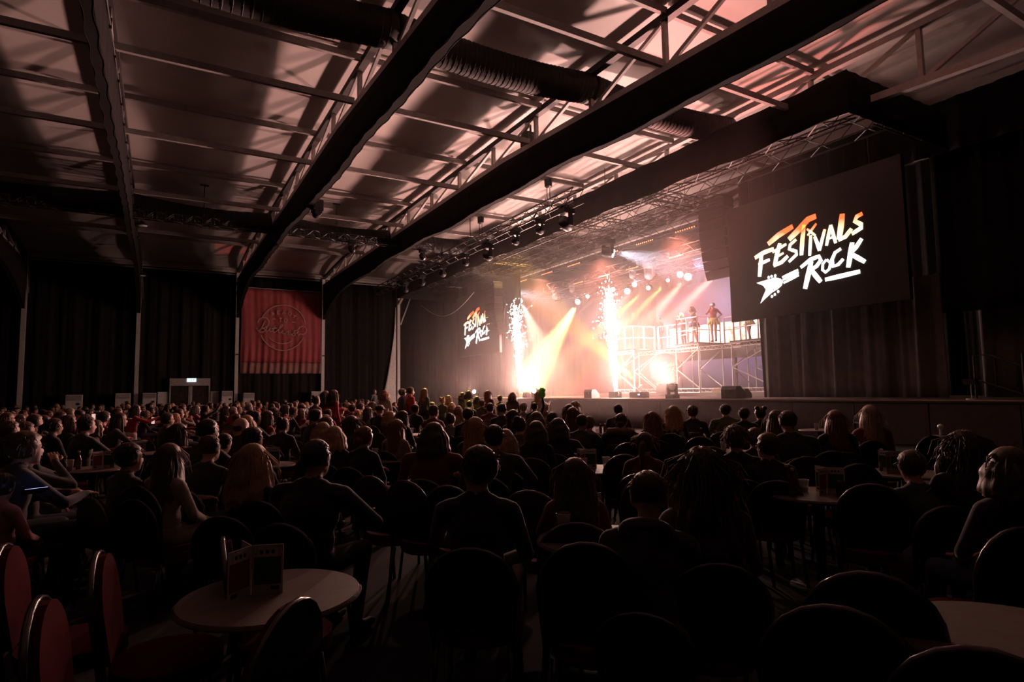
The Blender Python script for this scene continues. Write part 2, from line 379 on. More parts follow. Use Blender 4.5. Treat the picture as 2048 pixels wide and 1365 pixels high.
BANNER = [
    ([(5.079, 5.931), (5.153, 6.159), (5.348, 6.279), (5.586, 6.239), (5.713, 6.065), (5.685, 5.829), (5.497, 5.664), (5.3, 5.622)], .045),
    ([(5.47, 6.055), (5.357, 5.752), (5.224, 5.492), (5.068, 5.444), (5.026, 5.611)], .045),
    ([(5.3, 5.622), (5.458, 5.585), (5.48, 5.459), (5.324, 5.368), (5.147, 5.404), (5.059, 5.464)], .045),
    ([(5.595, 5.697), (5.531, 5.503), (5.58, 5.411), (5.698, 5.488), (5.795, 5.684)], .045),
    ([(5.795, 5.684), (5.758, 5.49), (5.819, 5.407), (5.917, 5.496)], .045),
    ([(6.061, 5.78), (5.957, 5.519), (5.972, 5.369), (6.099, 5.417)], .045),
    ([(5.855, 5.622), (6.176, 5.656)], .045),
    ([(6.099, 5.417), (6.298, 5.617), (6.498, 5.798), (6.505, 5.893), (6.396, 5.858), (6.278, 5.574), (6.261, 5.38), (6.383, 5.362)], .045),
    ([(6.383, 5.362), (6.522, 5.54), (6.472, 5.387), (6.526, 5.315), (6.606, 5.392)], .045),
    ([(6.59, 5.65), (6.606, 5.673)], .045),
    ([(6.608, 5.262), (6.707, 5.503), (6.648, 5.328), (6.769, 5.462), (6.85, 5.508), (6.863, 5.422), (6.82, 5.269), (6.915, 5.251), (6.996, 5.362)], .045),
    ([(7.095, 5.691), (7.075, 5.612)], .045),
    ([(6.997, 5.253), (7.161, 5.389), (7.283, 5.568), (7.2, 5.543), (7.202, 5.391), (7.254, 5.262), (7.143, 5.193), (7.039, 5.255)], .045),
    ([(7.283, 5.546), (7.366, 5.593), (7.421, 5.486), (7.369, 5.375), (7.285, 5.394)], .045),
    ([(7.428, 5.617), (7.51, 5.773), (7.677, 5.833), (7.846, 5.773), (7.936, 5.614), (7.88, 5.414), (7.704, 5.32), (7.515, 5.349), (7.433, 5.224)], .045),
    ([(7.363, 5.169), (7.372, 5.152)], .045),
    ([(5.854, 6.213), (6.095, 6.203)], .045),
    ([(7.011, 6.08), (7.268, 6.061)], .045),
    ([(5.745, 5.05), (5.948, 4.855), (6.19, 4.747), (6.514, 4.708), (6.84, 4.772), (7.076, 4.917)], .045),
    ([(5.832, 6.577), (5.883, 6.425)], .042),
    ([(5.832, 6.577), (5.94, 6.626), (5.969, 6.55), (5.865, 6.502)], .042),
    ([(5.901, 6.512), (6.003, 6.465)], .042),
    ([(6.16, 6.711), (6.175, 6.517)], .042),
    ([(6.16, 6.711), (6.322, 6.732)], .042),
    ([(6.166, 6.616), (6.291, 6.631)], .042),
    ([(6.175, 6.517), (6.341, 6.539)], .042),
    ([(6.463, 6.541), (6.554, 6.745), (6.659, 6.533)], .042),
    ([(6.503, 6.612), (6.625, 6.61)], .042),
    ([(6.854, 6.704), (6.803, 6.506)], .042),
    ([(6.854, 6.704), (6.978, 6.645), (6.992, 6.537), (6.919, 6.459), (6.803, 6.506)], .042),
    ([(7.137, 6.522), (7.222, 6.448)], .042),
    ([(7.334, 6.48), (7.222, 6.448), (7.132, 6.325)], .042),
    ([(6.296, 6.286), (6.459, 6.28)], .042),
    ([(6.377, 6.281), (6.372, 6.06)], .042),
    ([(6.675, 6.282), (6.574, 6.212), (6.583, 6.104), (6.678, 6.044), (6.772, 6.113), (6.778, 6.217), (6.675, 6.282)], .042),
    ([(5.331, 6.283), (5.397, 6.413), (5.476, 6.535), (5.566, 6.649), (5.667, 6.753), (5.777, 6.845), (5.896, 6.925), (6.023, 6.992), (6.155, 7.045), (6.291, 7.083), (6.431, 7.106), (6.572, 7.113), (6.713, 7.104), (6.852, 7.08), (6.988, 7.04), (7.119, 6.984), (7.244, 6.915), (7.361, 6.831), (7.468, 6.734), (7.565, 6.626), (7.65, 6.506), (7.723, 6.378), (7.781, 6.241), (7.826, 6.099), (7.856, 5.951)], .05),
    ([(7.739, 5.12), (7.676, 4.996), (7.601, 4.878), (7.516, 4.769), (7.421, 4.669), (7.318, 4.58), (7.207, 4.502), (7.09, 4.435), (6.967, 4.381), (6.841, 4.34), (6.712, 4.312), (6.582, 4.298), (6.451, 4.297), (6.322, 4.309), (6.194, 4.335), (6.071, 4.373), (5.951, 4.425), (5.838, 4.488), (5.731, 4.562), (5.632, 4.647), (5.541, 4.742), (5.46, 4.846), (5.389, 4.958), (5.328, 5.076), (5.279, 5.2)], .05),
]

def ribbon(mb, pts, w, fn, taper=.75, mi=0, th=.012):
    # brush stroke: fn(s, t, d) -> world
    P = [Vector((p[0], p[1])) for p in pts]
    Q = [P[0]]
    for a, b in zip(P, P[1:]):
        n = max(1, int((b - a).length / .12))
        for k in range(1, n + 1): Q.append(a.lerp(b, k / n))
    n = len(Q); L = []; Rr = []
    for i, p in enumerate(Q):
        d = (Q[min(i + 1, n - 1)] - Q[max(i - 1, 0)])
        d = d.normalized() if d.length > 1e-9 else Vector((1, 0))
        nn = Vector((-d.y, d.x)); t = i / max(1, n - 1)
        ww = w / 2 * (taper + (1 - taper) * math.sin(PI * min(1, max(0, .08 + .84 * t))) )
        L.append(p + nn * ww); Rr.append(p - nn * ww)
    vs = [fn(v.x, v.y, 0) for v in L] + [fn(v.x, v.y, 0) for v in Rr] + [fn(v.x, v.y, th) for v in L] + [fn(v.x, v.y, th) for v in Rr]
    fs = []
    for i in range(n - 1):
        fs += [(i, i + 1, n + i + 1, n + i), (2 * n + i, 3 * n + i, 3 * n + i + 1, 2 * n + i + 1), (i, 2 * n + i, 2 * n + i + 1, i + 1), (n + i, n + i + 1, 3 * n + i + 1, 3 * n + i)]
    fs += [(0, n, 3 * n, 2 * n), (n - 1, 3 * n - 1, 4 * n - 1, 2 * n - 1)]
    mb.add(vs, fs, mi)

# ------------------------------------------------------------------ things on the far wall
bn = tag(empty('banner', (6.5, YW - .02, 2.87)), 'red hanging banner with a white circular slogan between two pale posts', 'banner')
def ban(u, v):
    x = lerp(4.16, 8.86, u); z = lerp(2.87, 8.02, v); low = max(0, 1 - v * 2.2)
    return (x - 6.5, .03 * math.sin(x * 6 + .5 * z) + (.05 * low + .012) * math.sin(x * 17 + math.sin(z)), z - 2.87)
MB().sheet(lambda u, v: ban(u, .135 + v * .865), 90, 16, (0, .015, 0)).build('cloth', mat('banner_red', (.33, .06, .065), .8, vary=.1, scale=2), bn, smooth=True)
MB().sheet(lambda u, v: ban(u, v * .133), 90, 6, (0, .015, 0)).build('hem_band', mat('banner_hem', (.25, .11, .1), .8), bn, smooth=True)
MB().tube([(-2.35, 0, 5.2), (2.37, 0, 5.2)], .03, 8).build('top_rail', M_ALU, bn)
M_BTXT = mat('banner_print', (.5, .33, .3), .8)
for pts, w in BANNER:
    m = MB(); ribbon(m, pts, w, lambda s, t, d: (s - 6.5, -.1 + d, t - 2.87), .9); m.build('print_stroke', M_BTXT, bn)

dr = tag(empty('door_1', (1.56, YW - .1, 0)), kind='structure')
M_DFR = mat('door_frame', (.36, .31, .29), .55)
MB().box((0, 0, 2.39), (2.04, .18, .42)).build('header', M_DFR, dr)
for x in (-.985, .985): MB().box((x, 0, 1.1), (.07, .16, 2.2)).build('frame', M_DFR, dr)
for x in (-.49, .49): MB().box((x, .02, 1.08), (.88, .04, 2.14)).build('glass_leaf', mat('door_glass', (.035, .027, .026), .15, vary=.4, scale=6), dr)
for x in (-.045, .06): MB().box((x, 0, 1.08), (.06 if x < 0 else .12, .08, 2.14)).build('stile', M_DFR, dr)
MB().box((0, -.06, 1.05), (1.8, .05, .06)).build('push_bar', M_ALU, dr)
ex = tag(empty('exit_sign', (1.62, YW - .2, 2.5)), 'small lit white and green exit sign on the door header', 'sign')
MB().box((0, 0, 0), (.46, .06, .2)).build('light_box', emis('exit_white', (.62, .8, 1.0), 1.6), ex)
xs = MB(); 
xs.box((-.12, -.035, 0), (.035, .01, .15)).box((-.02, -.035, 0), (.05, .01, .13)).ball((.1, -.035, .01), (.04, .008, .04), 10, 6)
xs.build('pictogram', emis('exit_green', (.25, .75, .6), .9), ex)
for k, (x0, x1) in enumerate(((-.02, .5), (2.62, 3.05))):
    tag(MB().box(((x0 + x1) / 2, YW - .05, .92), (x1 - x0, .05, 1.84)).box(((x0 + x1) / 2, YW - .08, 1.82), (x1 - x0, .04, .05)).build('wall_board', M_WHITE), 'pale board standing %s of the double exit doors' % ('left', 'right')[k], 'board')
def ac_unit(x, h, w, lab, y=YW - .4):
    t = tag(empty('air_conditioner', (x, y, 0)), lab, 'air conditioner', 'floor-standing air conditioners along the far wall')
    b = MB().box((0, 0, h / 2), (w, .4, h)); b.build('cabinet', M_WHITE, t)
    MB().box((0, -.21, h - .17), (w * .9, .02, .26)).build('grille', mat('ac_grille', (.2, .18, .17), .6), t)
    for k in range(5): MB().box((0, -.225, h - .27 + k * .05), (w * .88, .02, .014)).build('slat', M_WHITE, t)
    MB().box((w * .26, -.21, h - .48), (.14, .02, .11)).build('control_panel', M_BLK, t)
ac_unit(-3.75, 1.75, .7, 'pale air conditioner in deep shadow left of the black wall post')
ac_unit(-1.62, 1.8, .68, 'pale air conditioner just left of the thin wall post')
ac_unit(-.4, 1.8, .64, 'pale air conditioner between the wall post and the left board')
ac_unit(3.45, 1.85, .56, 'pale air conditioner left of the banner post, right of the doors')
ac_unit(4.6, 1.72, .6, 'pale air conditioner below the left corner of the banner')
ac_unit(8.45, 1.75, .58, 'pale air conditioner below the right corner of the banner')
# white wall lining laid bare where the drape is swagged back beside the stage
def sw(u, v):
    z = lerp(.1, 7.4, v); w = .04 + 1.18 * (1 - v) ** 1.7
    return (13.82 - w * (1 - u), YW + .02 + .03 * math.sin(z * 2) * (1 - u), z)
tag(MB().sheet(sw, 6, 24, (0, .03, 0)).build('wall_lining', mat('pale_lining', (.62, .55, .52), .7), smooth=True), 'pale curved wall lining bared beside the post at the stage end', 'lining')
MB().beam((14.1, YW - .1, 6.2), (15.0, YW - .1, 8.6), .07).build('knee_brace', M_BEAMW, wf)

# ------------------------------------------------------------------ ducts, side lighting truss and hangers
def duct(pts, r, lab, ribs):
    t = tag(empty('air_duct', pts[0]), lab, 'duct', 'black flexible air ducts'); o = Vector(pts[0])
    P = [Vector(p) - o for p in pts]; n = 60; Q = []
    for i in range(n + 1):
        s = i / n * (len(P) - 1); k = min(int(s), len(P) - 2); f = s - k
        sag = -.16 * math.sin(PI * f) if k % 1 == 0 else 0
        Q.append(P[k].lerp(P[k + 1], f) + Vector((0, 0, sag)))
    MB().tube(Q, [r * (1 + .015 * math.sin(i * 2.1)) for i in range(n + 1)], 18).build('duct_skin', M_DUCT, t, smooth=True)
    if ribs:
        rm = MB()
        L = MB()
        for i in range(0, ribs):
            s = i / ribs * n; k = int(s); f = s - k; c = Q[k].lerp(Q[min(k + 1, n)], f)
            m = MB().tube([c + Vector((0, math.cos(a) * r * 1.02, math.sin(a) * r * 1.02)) for a in np.linspace(0, 2 * PI, 19)], .006, 4)
            L.v, off = L.v, 0
            L.add(m.v, m.f)
        o2 = L.build('wire_hoop', mat('duct_wire', (.06, .05, .047), .6), t); o2['kind'] = 'stuff'
    return t
duct([(-9, 11.3, 9.0), (-1.05, 11.3, 9.0), (3.95, 11.3, 9.0)], .38, 'black flexible duct crossing overhead left of the second draped truss', 60)
duct([(4.0, 11.3, 8.98), (8.95, 11.3, 9.0)], .36, 'ribbed black flexible duct sagging between the two big draped trusses', 44)
duct([(9.0, 11.3, 8.98), (13.97, 11.3, 9.0)], .36, 'black flexible duct running on behind the second draped truss to the stage header', 40)
duct([(-9, 25.6, 8.62), (-1.05, 25.6, 8.66), (3.75, 25.6, 8.55)], .4, 'black flexible duct low along the dark left roof bays', 70)
duct([(4.1, 25.6, 8.6), (8.7, 25.6, 8.5)], .36, 'black flexible duct piece between the trusses above the red banner', 36)
duct([(9.2, 25.6, 8.6), (13.2, 25.6, 8.6)], .36, 'black flexible duct piece near the stage end of the roof', 30)

def truss(name, a, b, w, h, lab, grp=None, panels=None, each=False, m=None, cat='truss', n=6):
    a, b = Vector(a), Vector(b); t = tag(empty(name, a), lab, cat, grp); d = b - a; L = d.length; d.normalize()
    r = d.cross(Vector((0, 0, 1))).normalized(); m = m or M_TRUSS
    cs = [r * x * w / 2 + Vector((0, 0, z * h / 2)) for x, z in ((-1, -1), (1, -1), (1, 1), (-1, 1))]
    for c in cs: MB().tube([c, d * L + c], .025, n).build('chord', m, t)
    k = panels or max(2, int(L / (h * 1.1))); lac = MB()
    for i in range(k):
        p, q = d * (L * i / k), d * (L * (i + 1) / k)
        for e, (c0, c1) in enumerate(((0, 3), (1, 2), (0, 1), (3, 2))):
            s, u = (c0, c1) if i % 2 else (c1, c0)
            x = MB() if each else lac
            x.tube([p + cs[s], q + cs[u]], .014, 4, cap=False)
            if each: x.build('brace', m, t)
    if not each: lac.build('lacing', m, t)['kind'] = 'stuff'
    if name == 'rig_truss' and abs(d.y) > .5:
        for y in (16.2, 20.0, 24.0, 28.0): MB().tube([(0, y - a.y, h / 2), (0, y - a.y, 9.45 - a.z)], .012, 5).build('hanger', m, t)
    return t
def lamp_head(t, loc, aim, s=1.0, lens=None, m=None, nm='head'):
    m = m or M_BLK; aim = (Vector(aim) - Vector(loc)).normalized(); M = aim.to_track_quat('Z', 'Y').to_matrix()
    c = Vector(loc)
    MB().lathe([(.06 * s, -.2 * s), (.14 * s, -.17 * s), (.17 * s, 0), (.16 * s, .14 * s), (.13 * s, .17 * s)], 18, c, M=M).build(nm, m, t, smooth=True)
    MB().lathe([(.125 * s, .165 * s), (.118 * s, .19 * s), (.05 * s, .2 * s)], 18, c, M=M).build('lens', lens or M_GLOSSB, t, smooth=True)
def moving_light(name, top, aim, s, lab, grp=None, lens=None, m=None):
    top = Vector(top); t = tag(empty(name, top), lab, 'stage light', grp); m = m or M_BLK
    MB().box((0, 0, -.06 * s), (.34 * s, .34 * s, .14 * s)).build('base', m, t)
    MB().box((0, 0, .05 * s), (.06 * s, .22 * s, .12 * s)).box((0, 0, .06), (.46, .08, .06)).build('clamp', m, t)
    for sy in (-1, 1): MB().box((0, sy * .2 * s, -.29 * s), (.12 * s, .045 * s, .36 * s)).build('yoke_arm', m, t)
    lamp_head(t, (0, 0, -.38 * s), Vector(aim) - top, s, lens, m)
    return t
side = truss('lighting_truss', (-9, 25.0, 8.15), (10.6, 25.0, 8.15), .28, .28, 'thin black lighting truss running along the hall under the low duct', 'lighting trusses')
for i, (x, lab) in enumerate(((1.3, 'thin hanger rod in the roof bay left of the first big draped truss'), (6.25, 'thin hanger rod in the roof bay between the two big draped trusses'), (11.0, 'short hanger rod near the front lighting truss'))):
    yy = 25.0 if i < 2 else 22.0
    h = tag(empty('hanger_rod', (x, yy, 8.29 if i < 2 else 8.0)), lab, 'hanger', 'roof hanger rods')
    L = 9.54 - h.location.z
    MB().tube([(0, 0, 0), (0, 0, L)], .018, 6).build('rod', M_BLK, h)
    MB().box((0, 0, L), (.3, .08, .04)).build('top_plate', M_BLK, h)
for i, (x, y, z, lab) in enumerate(((-.75, 27.3, 8.3, 'small round work lamp hanging beside the truss by the far left duct'), (-.93, 36.2, 7.85, 'small round work lamp hanging near the eave above the doors'), (.05, 8.6, 8.6, 'round lamp cut off by the top edge above the left truss'))):
    t = tag(empty('pendant_lamp', (x, y, z)), lab, 'lamp', 'hanging work lamps')
    MB().lathe([(.03, .2), (.09, .16), (.24, .02), (.25, 0)], 20).build('shade', M_BLK, t, smooth=True)
    MB().lathe([(.2, .0), (.1, -.02), (.02, -.025)], 20).build('bulb', mat('lamp_glass', (.7, .7, .7), .2), t, smooth=True)
    MB().tube([(0, 0, .2), (0, 0, .7)], .012, 5).build('stem', M_BLK, t)
t = tag(empty('roof_speaker', (2.0, 8.0, 8.7)), 'small dark capsule speaker cut by the top edge of the picture', 'speaker')
MB().lathe([(.02, -.28), (.1, -.24), (.12, 0), (.1, .24), (.02, .28)], 16).build('body', M_GLOSSB, t, smooth=True)
MB().tube([(0, 0, .25), (0, 0, .8)], .015, 5).build('stem', M_BLK, t)

for i, (x, y, lab) in enumerate(((4.05, 19.1, 'black winch box under the left big draped truss'), (8.95, 14.3, 'black winch box above the right big draped truss'))):
    z = 7.5 if i == 0 else 8.85
    t = tag(empty('winch', (x, y, z)), lab, 'winch', 'black winches on the trusses')
    MB().box((.12, 0, 0), (.3, .42, .34)).build('case', M_BLK, t); MB().lathe([(.11, -.2), (.12, -.18), (.12, .18), (.11, .2)], 14, (.12, 0, -.22), M=Matrix.Rotation(PI / 2, 3, 'X')).build('drum', M_TRUSS, t)
    for k in (-.12, .12): MB().box((.12, k, .34), (.05, .04, .4)).build('bracket', M_BLK, t)
for i, x in enumerate((3.9, 6.9, 10.1)):
    moving_light('moving_light', (x, 25.0, 7.98), (x + 2, 22, 3.0), .8, 'small dark moving light on the side truss, %s from the left' % ('first', 'second', 'third')[i], 'moving lights on the side truss')
tag(MB().tube([(15.0, lerp(37.3, 29.6, t), 7.35 - 1.0 * math.sin(PI * t) - .25 * t) for t in np.linspace(0, 1, 30)], .02, 6).build('slung_cable', M_BEAMW), 'cable slung in a long curve before the left screen', 'cable')

# ------------------------------------------------------------------ stage
XS = 17.0; ZD = 1.2
M_VELVET = mat('black_velvet', (.0035, .003, .003), .97, vary=.25, scale=3, spec=.1)
st = tag(empty('stage', (XS, 15, 0)), 'wide black-fronted stage with a brown deck', 'stage')
MB().box((6.1, .6, ZD - .04), (12.2, 46.0, .08)).build('deck', M_DECK, st)
MB().box((-.02, .6, ZD - .015), (.04, 46.0, .03)).build('edge_trim', mat('edge_trim', (.5, .42, .38), .4, .4), st)
for k in range(24):
    y = -21.4 + k * 1.9167
    MB().box((.05, y, .56), (.05, 1.89, 1.08)).build('fascia_panel', M_FASC, st)
MB().box((8.6, 3.5, ZD + .09), (6.8, 20.5, .18)).build('riser', M_DECK, st)

def curtain(name, y0, y1, x, z0, z1, lab, m=M_DRAPE2, amp=1.0, kk=0):
    def fn(u, v):
        y = lerp(y0, y1, u); return (x + amp * (.09 * math.sin(y * 5.6 + kk) * (1.15 - v * .7) + .05 * math.sin(y * 13 + 2 * kk + .6 * v) + .02 * math.sin(y * 29)), y, lerp(z0, z1, v))
    o = MB().sheet(fn, int(abs(y1 - y0) * 22), 8, (.02, 0, 0)).build(name, m, smooth=True)
    return tag(o, lab, 'curtain')
# right of the stage opening
curtain('stage_curtain', 13.75, 8.0, 18.15, ZD + .03, 4.6, 'charcoal folded curtain hanging on the stage under the right screen')
curtain('stage_curtain', 7.55, 5.8, 19.2, ZD + .03, 8.9, 'narrow dark curtain leg beside the stage steps at the right', kk=1)
curtain('stage_curtain', 5.75, -7.8, 18.2, .05, 9.0, 'tall black curtain closing the right end of the stage', M_DRAPE, kk=2)
curtain('stage_curtain', 14.0, 5.6, 17.75, 7.7, 9.1, 'black drape border above the right screen', M_DRAPE, .4, 3)
curtain('stage_curtain', 8.1, 5.7, 18.3, 3.5, 8.9, 'black drape strip between the right screen and the dark curtain leg', M_DRAPE, .5, 4)
curtain('stage_curtain', 10.5, 3.5, 21.4, ZD + .03, 8.9, 'added black curtain darkening the gap deep behind the right stage steps', M_DRAPE, 1, 8)  # added backing that keeps the passage gap dark
curtain('stage_curtain', 14.6, 10.5, 22.5, ZD + .03, 8.9, 'black masking curtain in the right wing behind the speaker stack', M_DRAPE, 1, 9)
# left of the opening
curtain('stage_curtain', 38.9, 30.0, 18.3, ZD + .03, 8.9, 'black curtain behind the left screen', M_VELVET, .5, 5)
curtain('stage_curtain', 38.95, 30.2, 17.1, .03, ZD - .06, 'low black skirt below the stage left end', M_DRAPE, .3, 6)
curtain('stage_curtain', 33.0, 12.5, 28.6, ZD + .03, 8.7, 'black back curtain across the rear of the stage', M_VELVET, .6, 7)
# pale lavender back cloth
o = MB().sheet(lambda u, v: (27.0 + .02 * math.sin(u * 40), lerp(15.0, 27.9, u), lerp(ZD + .2, 7.7, v)), 60, 4, (.02, 0, 0)).build('back_cloth', mat('back_cloth', (.26, .2, .30), .8), smooth=True)
tag(o, 'pale back cloth washed with lavender and pink light', 'backdrop')

o = MB().sheet(lambda u, v: (lerp(19.4, 28.8, u), lerp(12.0, 38.6, v), 9.0 - .05 * math.sin(u * 20)), 40, 8, (0, 0, .02)).build('added_roof_drape', M_VELVET, smooth=True)  # drape added to darken the roof seen through the rig
tag(o, 'added black drape darkening the roof over the rear stage rig', 'drape')
o = MB().sheet(lambda u, v: (lerp(13.7, 19.3, u), lerp(24.5, 38.6, v), 9.02 - .05 * math.sin(u * 14)), 24, 6, (0, 0, .02)).build('added_roof_drape', M_VELVET, smooth=True)  # second added drape, darkens the roof over the far stage front
tag(o, 'added black drape darkening the roof over the far stage front', 'drape')
# header box of black drape on a truss
hd = tag(empty('stage_header', (13.0, 7.25, 7.7)), 'long black draped border box in front of the stage roof', 'border')
def hz(y, k): return .03 * math.sin(y * 1.7 + k) + .015 * math.sin(y * 4.1)
MB().sheet(lambda u, v: (.015 * math.sin(u * 190), 29.3 * u, lerp(-.08 + hz(29 * u, 0), .9 + .5 * hz(29 * u, 2), v)), 240, 3, (.015, 0, 0)).build('front_drape', M_DRAPE, hd, smooth=True)
for yy in (0, 29.3):
    MB().sheet(lambda u, v, yy=yy: (4.4 * u, yy + .015 * math.sin(u * 60), lerp(-.08, .9, v)), 40, 3, (0, .015, 0)).build('side_drape', M_DRAPE, hd, smooth=True)
truss('rig_truss', (13.45, 7.5, 8.05), (13.45, 36.3, 8.05), .5, .6, 'black box truss inside the draped stage border', 'stage rig trusses', 48)
truss('rig_truss', (15.6, 7.5, 8.35), (15.6, 36.3, 8.35), .5, .5, 'black box truss just behind the stage border', 'stage rig trusses', 46)
truss('rig_truss', (19.0, 14.0, 8.45), (19.0, 31.0, 8.45), .4, .4, 'black lighting truss carrying the front row of amber bars', 'stage rig trusses')
truss('rig_truss', (21.0, 14.0, 8.0), (21.0, 31.0, 8.0), .4, .4, 'black lighting truss carrying the second row of amber bars', 'stage rig trusses')
truss('rig_truss', (23.0, 14.0, 7.75), (23.0, 33.0, 7.75), .4, .4, 'black lighting truss carrying the bright round lamps', 'stage rig trusses')
truss('rig_truss', (25.0, 14.0, 8.1), (25.0, 31.0, 8.1), .4, .4, 'black truss at the back of the stage rig', 'stage rig trusses')
truss('rig_truss', (17.4, 14.6, 8.5), (17.4, 31.0, 8.5), .3, .3, 'slim black truss above the stage edge', 'stage rig trusses')
for y in (16.2, 20.0, 24.0, 28.0, 31.5):
    truss('rig_truss', (13.9, y, 8.75), (26.5, y, 8.75), .4, .45, 'black cross truss over the stage, number %s from the right screen' % {16.2: 'one', 20.0: 'two', 24.0: 'three', 28.0: 'four', 31.5: 'five'}[y], 'stage rig trusses')
truss('rig_truss', (15.0, 7.6, 8.2), (17.2, 7.6, 8.2), .4, .4, 'short truss at the right corner of the stage border', 'stage rig trusses')
# chain hoists hanging from the roof
for i, (x, y, z) in enumerate(((11.5, 16.9, 8.05), (11.5, 28.2, 8.05), (11.5, 22.0, 8.05))):
    t = tag(empty('chain_hoist', (x, y, z)), 'black chain hoist above the %s of the front lighting truss' % ('near end', 'far end', 'middle')[i], 'hoist', 'chain hoists')
    MB().lathe([(.05, .55), (.13, .6), (.14, .85), (.06, .9)], 10).build('motor_body', M_BLK, t)
    for dx in (-.06, .06): MB().tube([(dx, 0, 0), (dx, 0, .6)], .012, 5).build('chain', M_BLK, t)
# front lighting truss with its moving heads
truss('front_truss', (11.5, 15.2, 7.85), (11.5, 36.0, 7.85), .42, .44, 'black front lighting truss stretching above the crowd towards the far post', 'lighting trusses', 44, True)
FL = [(15.9, 1.25, 'big black moving light at the near end of the front truss'), (17.5, .8, 'small black moving light second on the front truss'), (19.2, .8, 'small black moving light third on the front truss'),
      (21.4, 1.1, 'black moving light in the middle of the front truss'), (23.5, .8, 'small dark moving light past the middle of the front truss'), (26.0, .9, 'dark moving light two thirds along the front truss'), (28.6, .9, 'dark moving light near the far end of the front truss'), (31.0, .9, 'last dark moving light at the far end of the front truss')]
for y, s, lab in FL: moving_light('moving_light', (11.5, y, 7.56), (20, y + 2, 3.0), s, lab, 'moving lights on the front truss')
# stage moving lights
M_LW = emis('lens_white', (1.0, .92, .85), 30.0); M_LR = emis('lens_red', (1.0, .6, .5), 30.0); M_LA = emis('lens_amber', (1.0, .78, .3), 26.0); M_LI = emis('lens_ice', (.8, .86, 1.0), 14.0)
moving_light('moving_light', (17.4, 20.9, 8.34), (20.5, 17.6, 6.4), 1.45, 'big black moving light throwing a cold white beam right of the tall spark fountain', 'stage moving lights', M_LI)
moving_light('moving_light', (19.5, 34.4, 8.9), (21.0, 32.6, 7.6), 1.1, 'moving light throwing a cold white beam beside the left screen', 'stage moving lights', M_LI)
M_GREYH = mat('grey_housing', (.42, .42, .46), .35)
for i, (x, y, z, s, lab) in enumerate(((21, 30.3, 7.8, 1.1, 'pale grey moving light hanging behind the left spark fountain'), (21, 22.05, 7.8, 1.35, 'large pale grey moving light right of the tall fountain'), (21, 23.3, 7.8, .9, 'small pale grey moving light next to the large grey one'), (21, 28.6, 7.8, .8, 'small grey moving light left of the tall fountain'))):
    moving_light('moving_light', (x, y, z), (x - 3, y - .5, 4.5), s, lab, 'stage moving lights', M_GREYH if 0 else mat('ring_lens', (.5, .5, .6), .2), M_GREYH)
for i, (y, z, m, s, lab) in enumerate(((30.66, 7.25, M_LA, 1.3, 'glowing round lamp at the top of the broad amber beam'), (29.67, 7.44, M_LW, .9, 'glowing lamp just left of the tall fountain top'), (27.21, 7.5, M_LW, 1.0, 'glowing white lamp right of the fountain top'), (25.95, 7.22, M_LR, 1.35, 'large glowing red-white lamp in the middle of the lamp row'),
        (25.35, 7.5, M_LW, 1.1, 'glowing white lamp above the large red-white one'), (24.28, 7.13, M_LA, .9, 'small glowing amber lamp right of the middle'), (22.81, 7.3, M_LA, .7, 'tiny glowing amber lamp before the right pair'), (21.92, 7.46, M_LW, 1.2, 'left glowing lamp of the bright pair beside the speaker stack'), (21.39, 7.26, M_LR, 1.45, 'right red-white lamp of the bright pair beside the speaker stack'))):
    t = tag(empty('stage_lamp', (23, y, z)), lab, 'stage light', 'glowing lamps on the rear truss')
    MB().beam((0, 0, .1), (0, 0, 7.6 - z), .05).box((0, 0, 7.55 - z), (.5, .07, .05)).build('bracket', M_BLK, t); lamp_head(t, (.05, 0, 0), (-3.2, -1.6, -1.3), s, m)
t = tag(empty('stage_lamp', (20.4, 33.6, 7.6)), 'bright warm lamp high left of the left spark fountain', 'stage light'); lamp_head(t, (0, 0, 0), (-1.6, -2.2, -1.6), 1.5, emis('lens_warm', (1, .9, .62), 40.0)); MB().beam((0, 0, .1), (0, 0, .6), .05).build('bracket', M_BLK, t)
for loc, lab in (((17.2, 33.9, 1.55), 'small floor lamp glowing low at the left end of the stage'), ((17.2, 26.9, 1.55), 'small floor lamp glowing between the two fountains'), ((21.6, 23.5, 1.6), 'floor lamp shining an amber beam up to the left under the platform')):
    t = tag(empty('floor_lamp_head', loc), lab, 'stage light', 'floor lamps on the stage')
    MB().box((0, 0, -.26), (.26, .26, .12)).build('base', M_BLK, t); lamp_head(t, (0, 0, 0), (-2, -1.3, .4) if loc[0] < 20 else (-2.0, 5.7, 5.8), .95, M_LA if loc[0] > 20 else M_LW)
# amber LED bars
M_LED = emis('amber_led', (1.0, .2, .03), 3.2)
def led_bar(x, y, z, L, lab):
    t = tag(empty('led_bar', (x, y, z)), lab, 'light bar', 'amber LED bars on the stage rig')
    MB().box((.03, 0, 0), (.08, L, .07)).build('housing', M_BLK, t)
    n = 9; lm = MB().ball((0, 0, 0), (.02, .03, .03), 8, 5).mesh('led', M_LED)
    for k in range(n): put('led', lm, t, (-.02, -L / 2 + (k + .5) * L / n, 0))
names = ('first', 'second', 'third', 'fourth', 'fifth', 'sixth')
for k, y in enumerate((30.64, 27.94, 25.38, 22.36, 19.99, 17.56)): led_bar(18.8, y, 8.2, 1.15, 'amber dotted light bar, %s from the left screen on the front stage truss' % names[k])
for k, y in enumerate((27.7, 25.36, 23.07, 20.06)): led_bar(20.8, y, 7.765, .95, 'amber dotted light bar, %s from the left screen on the second stage truss' % names[k])

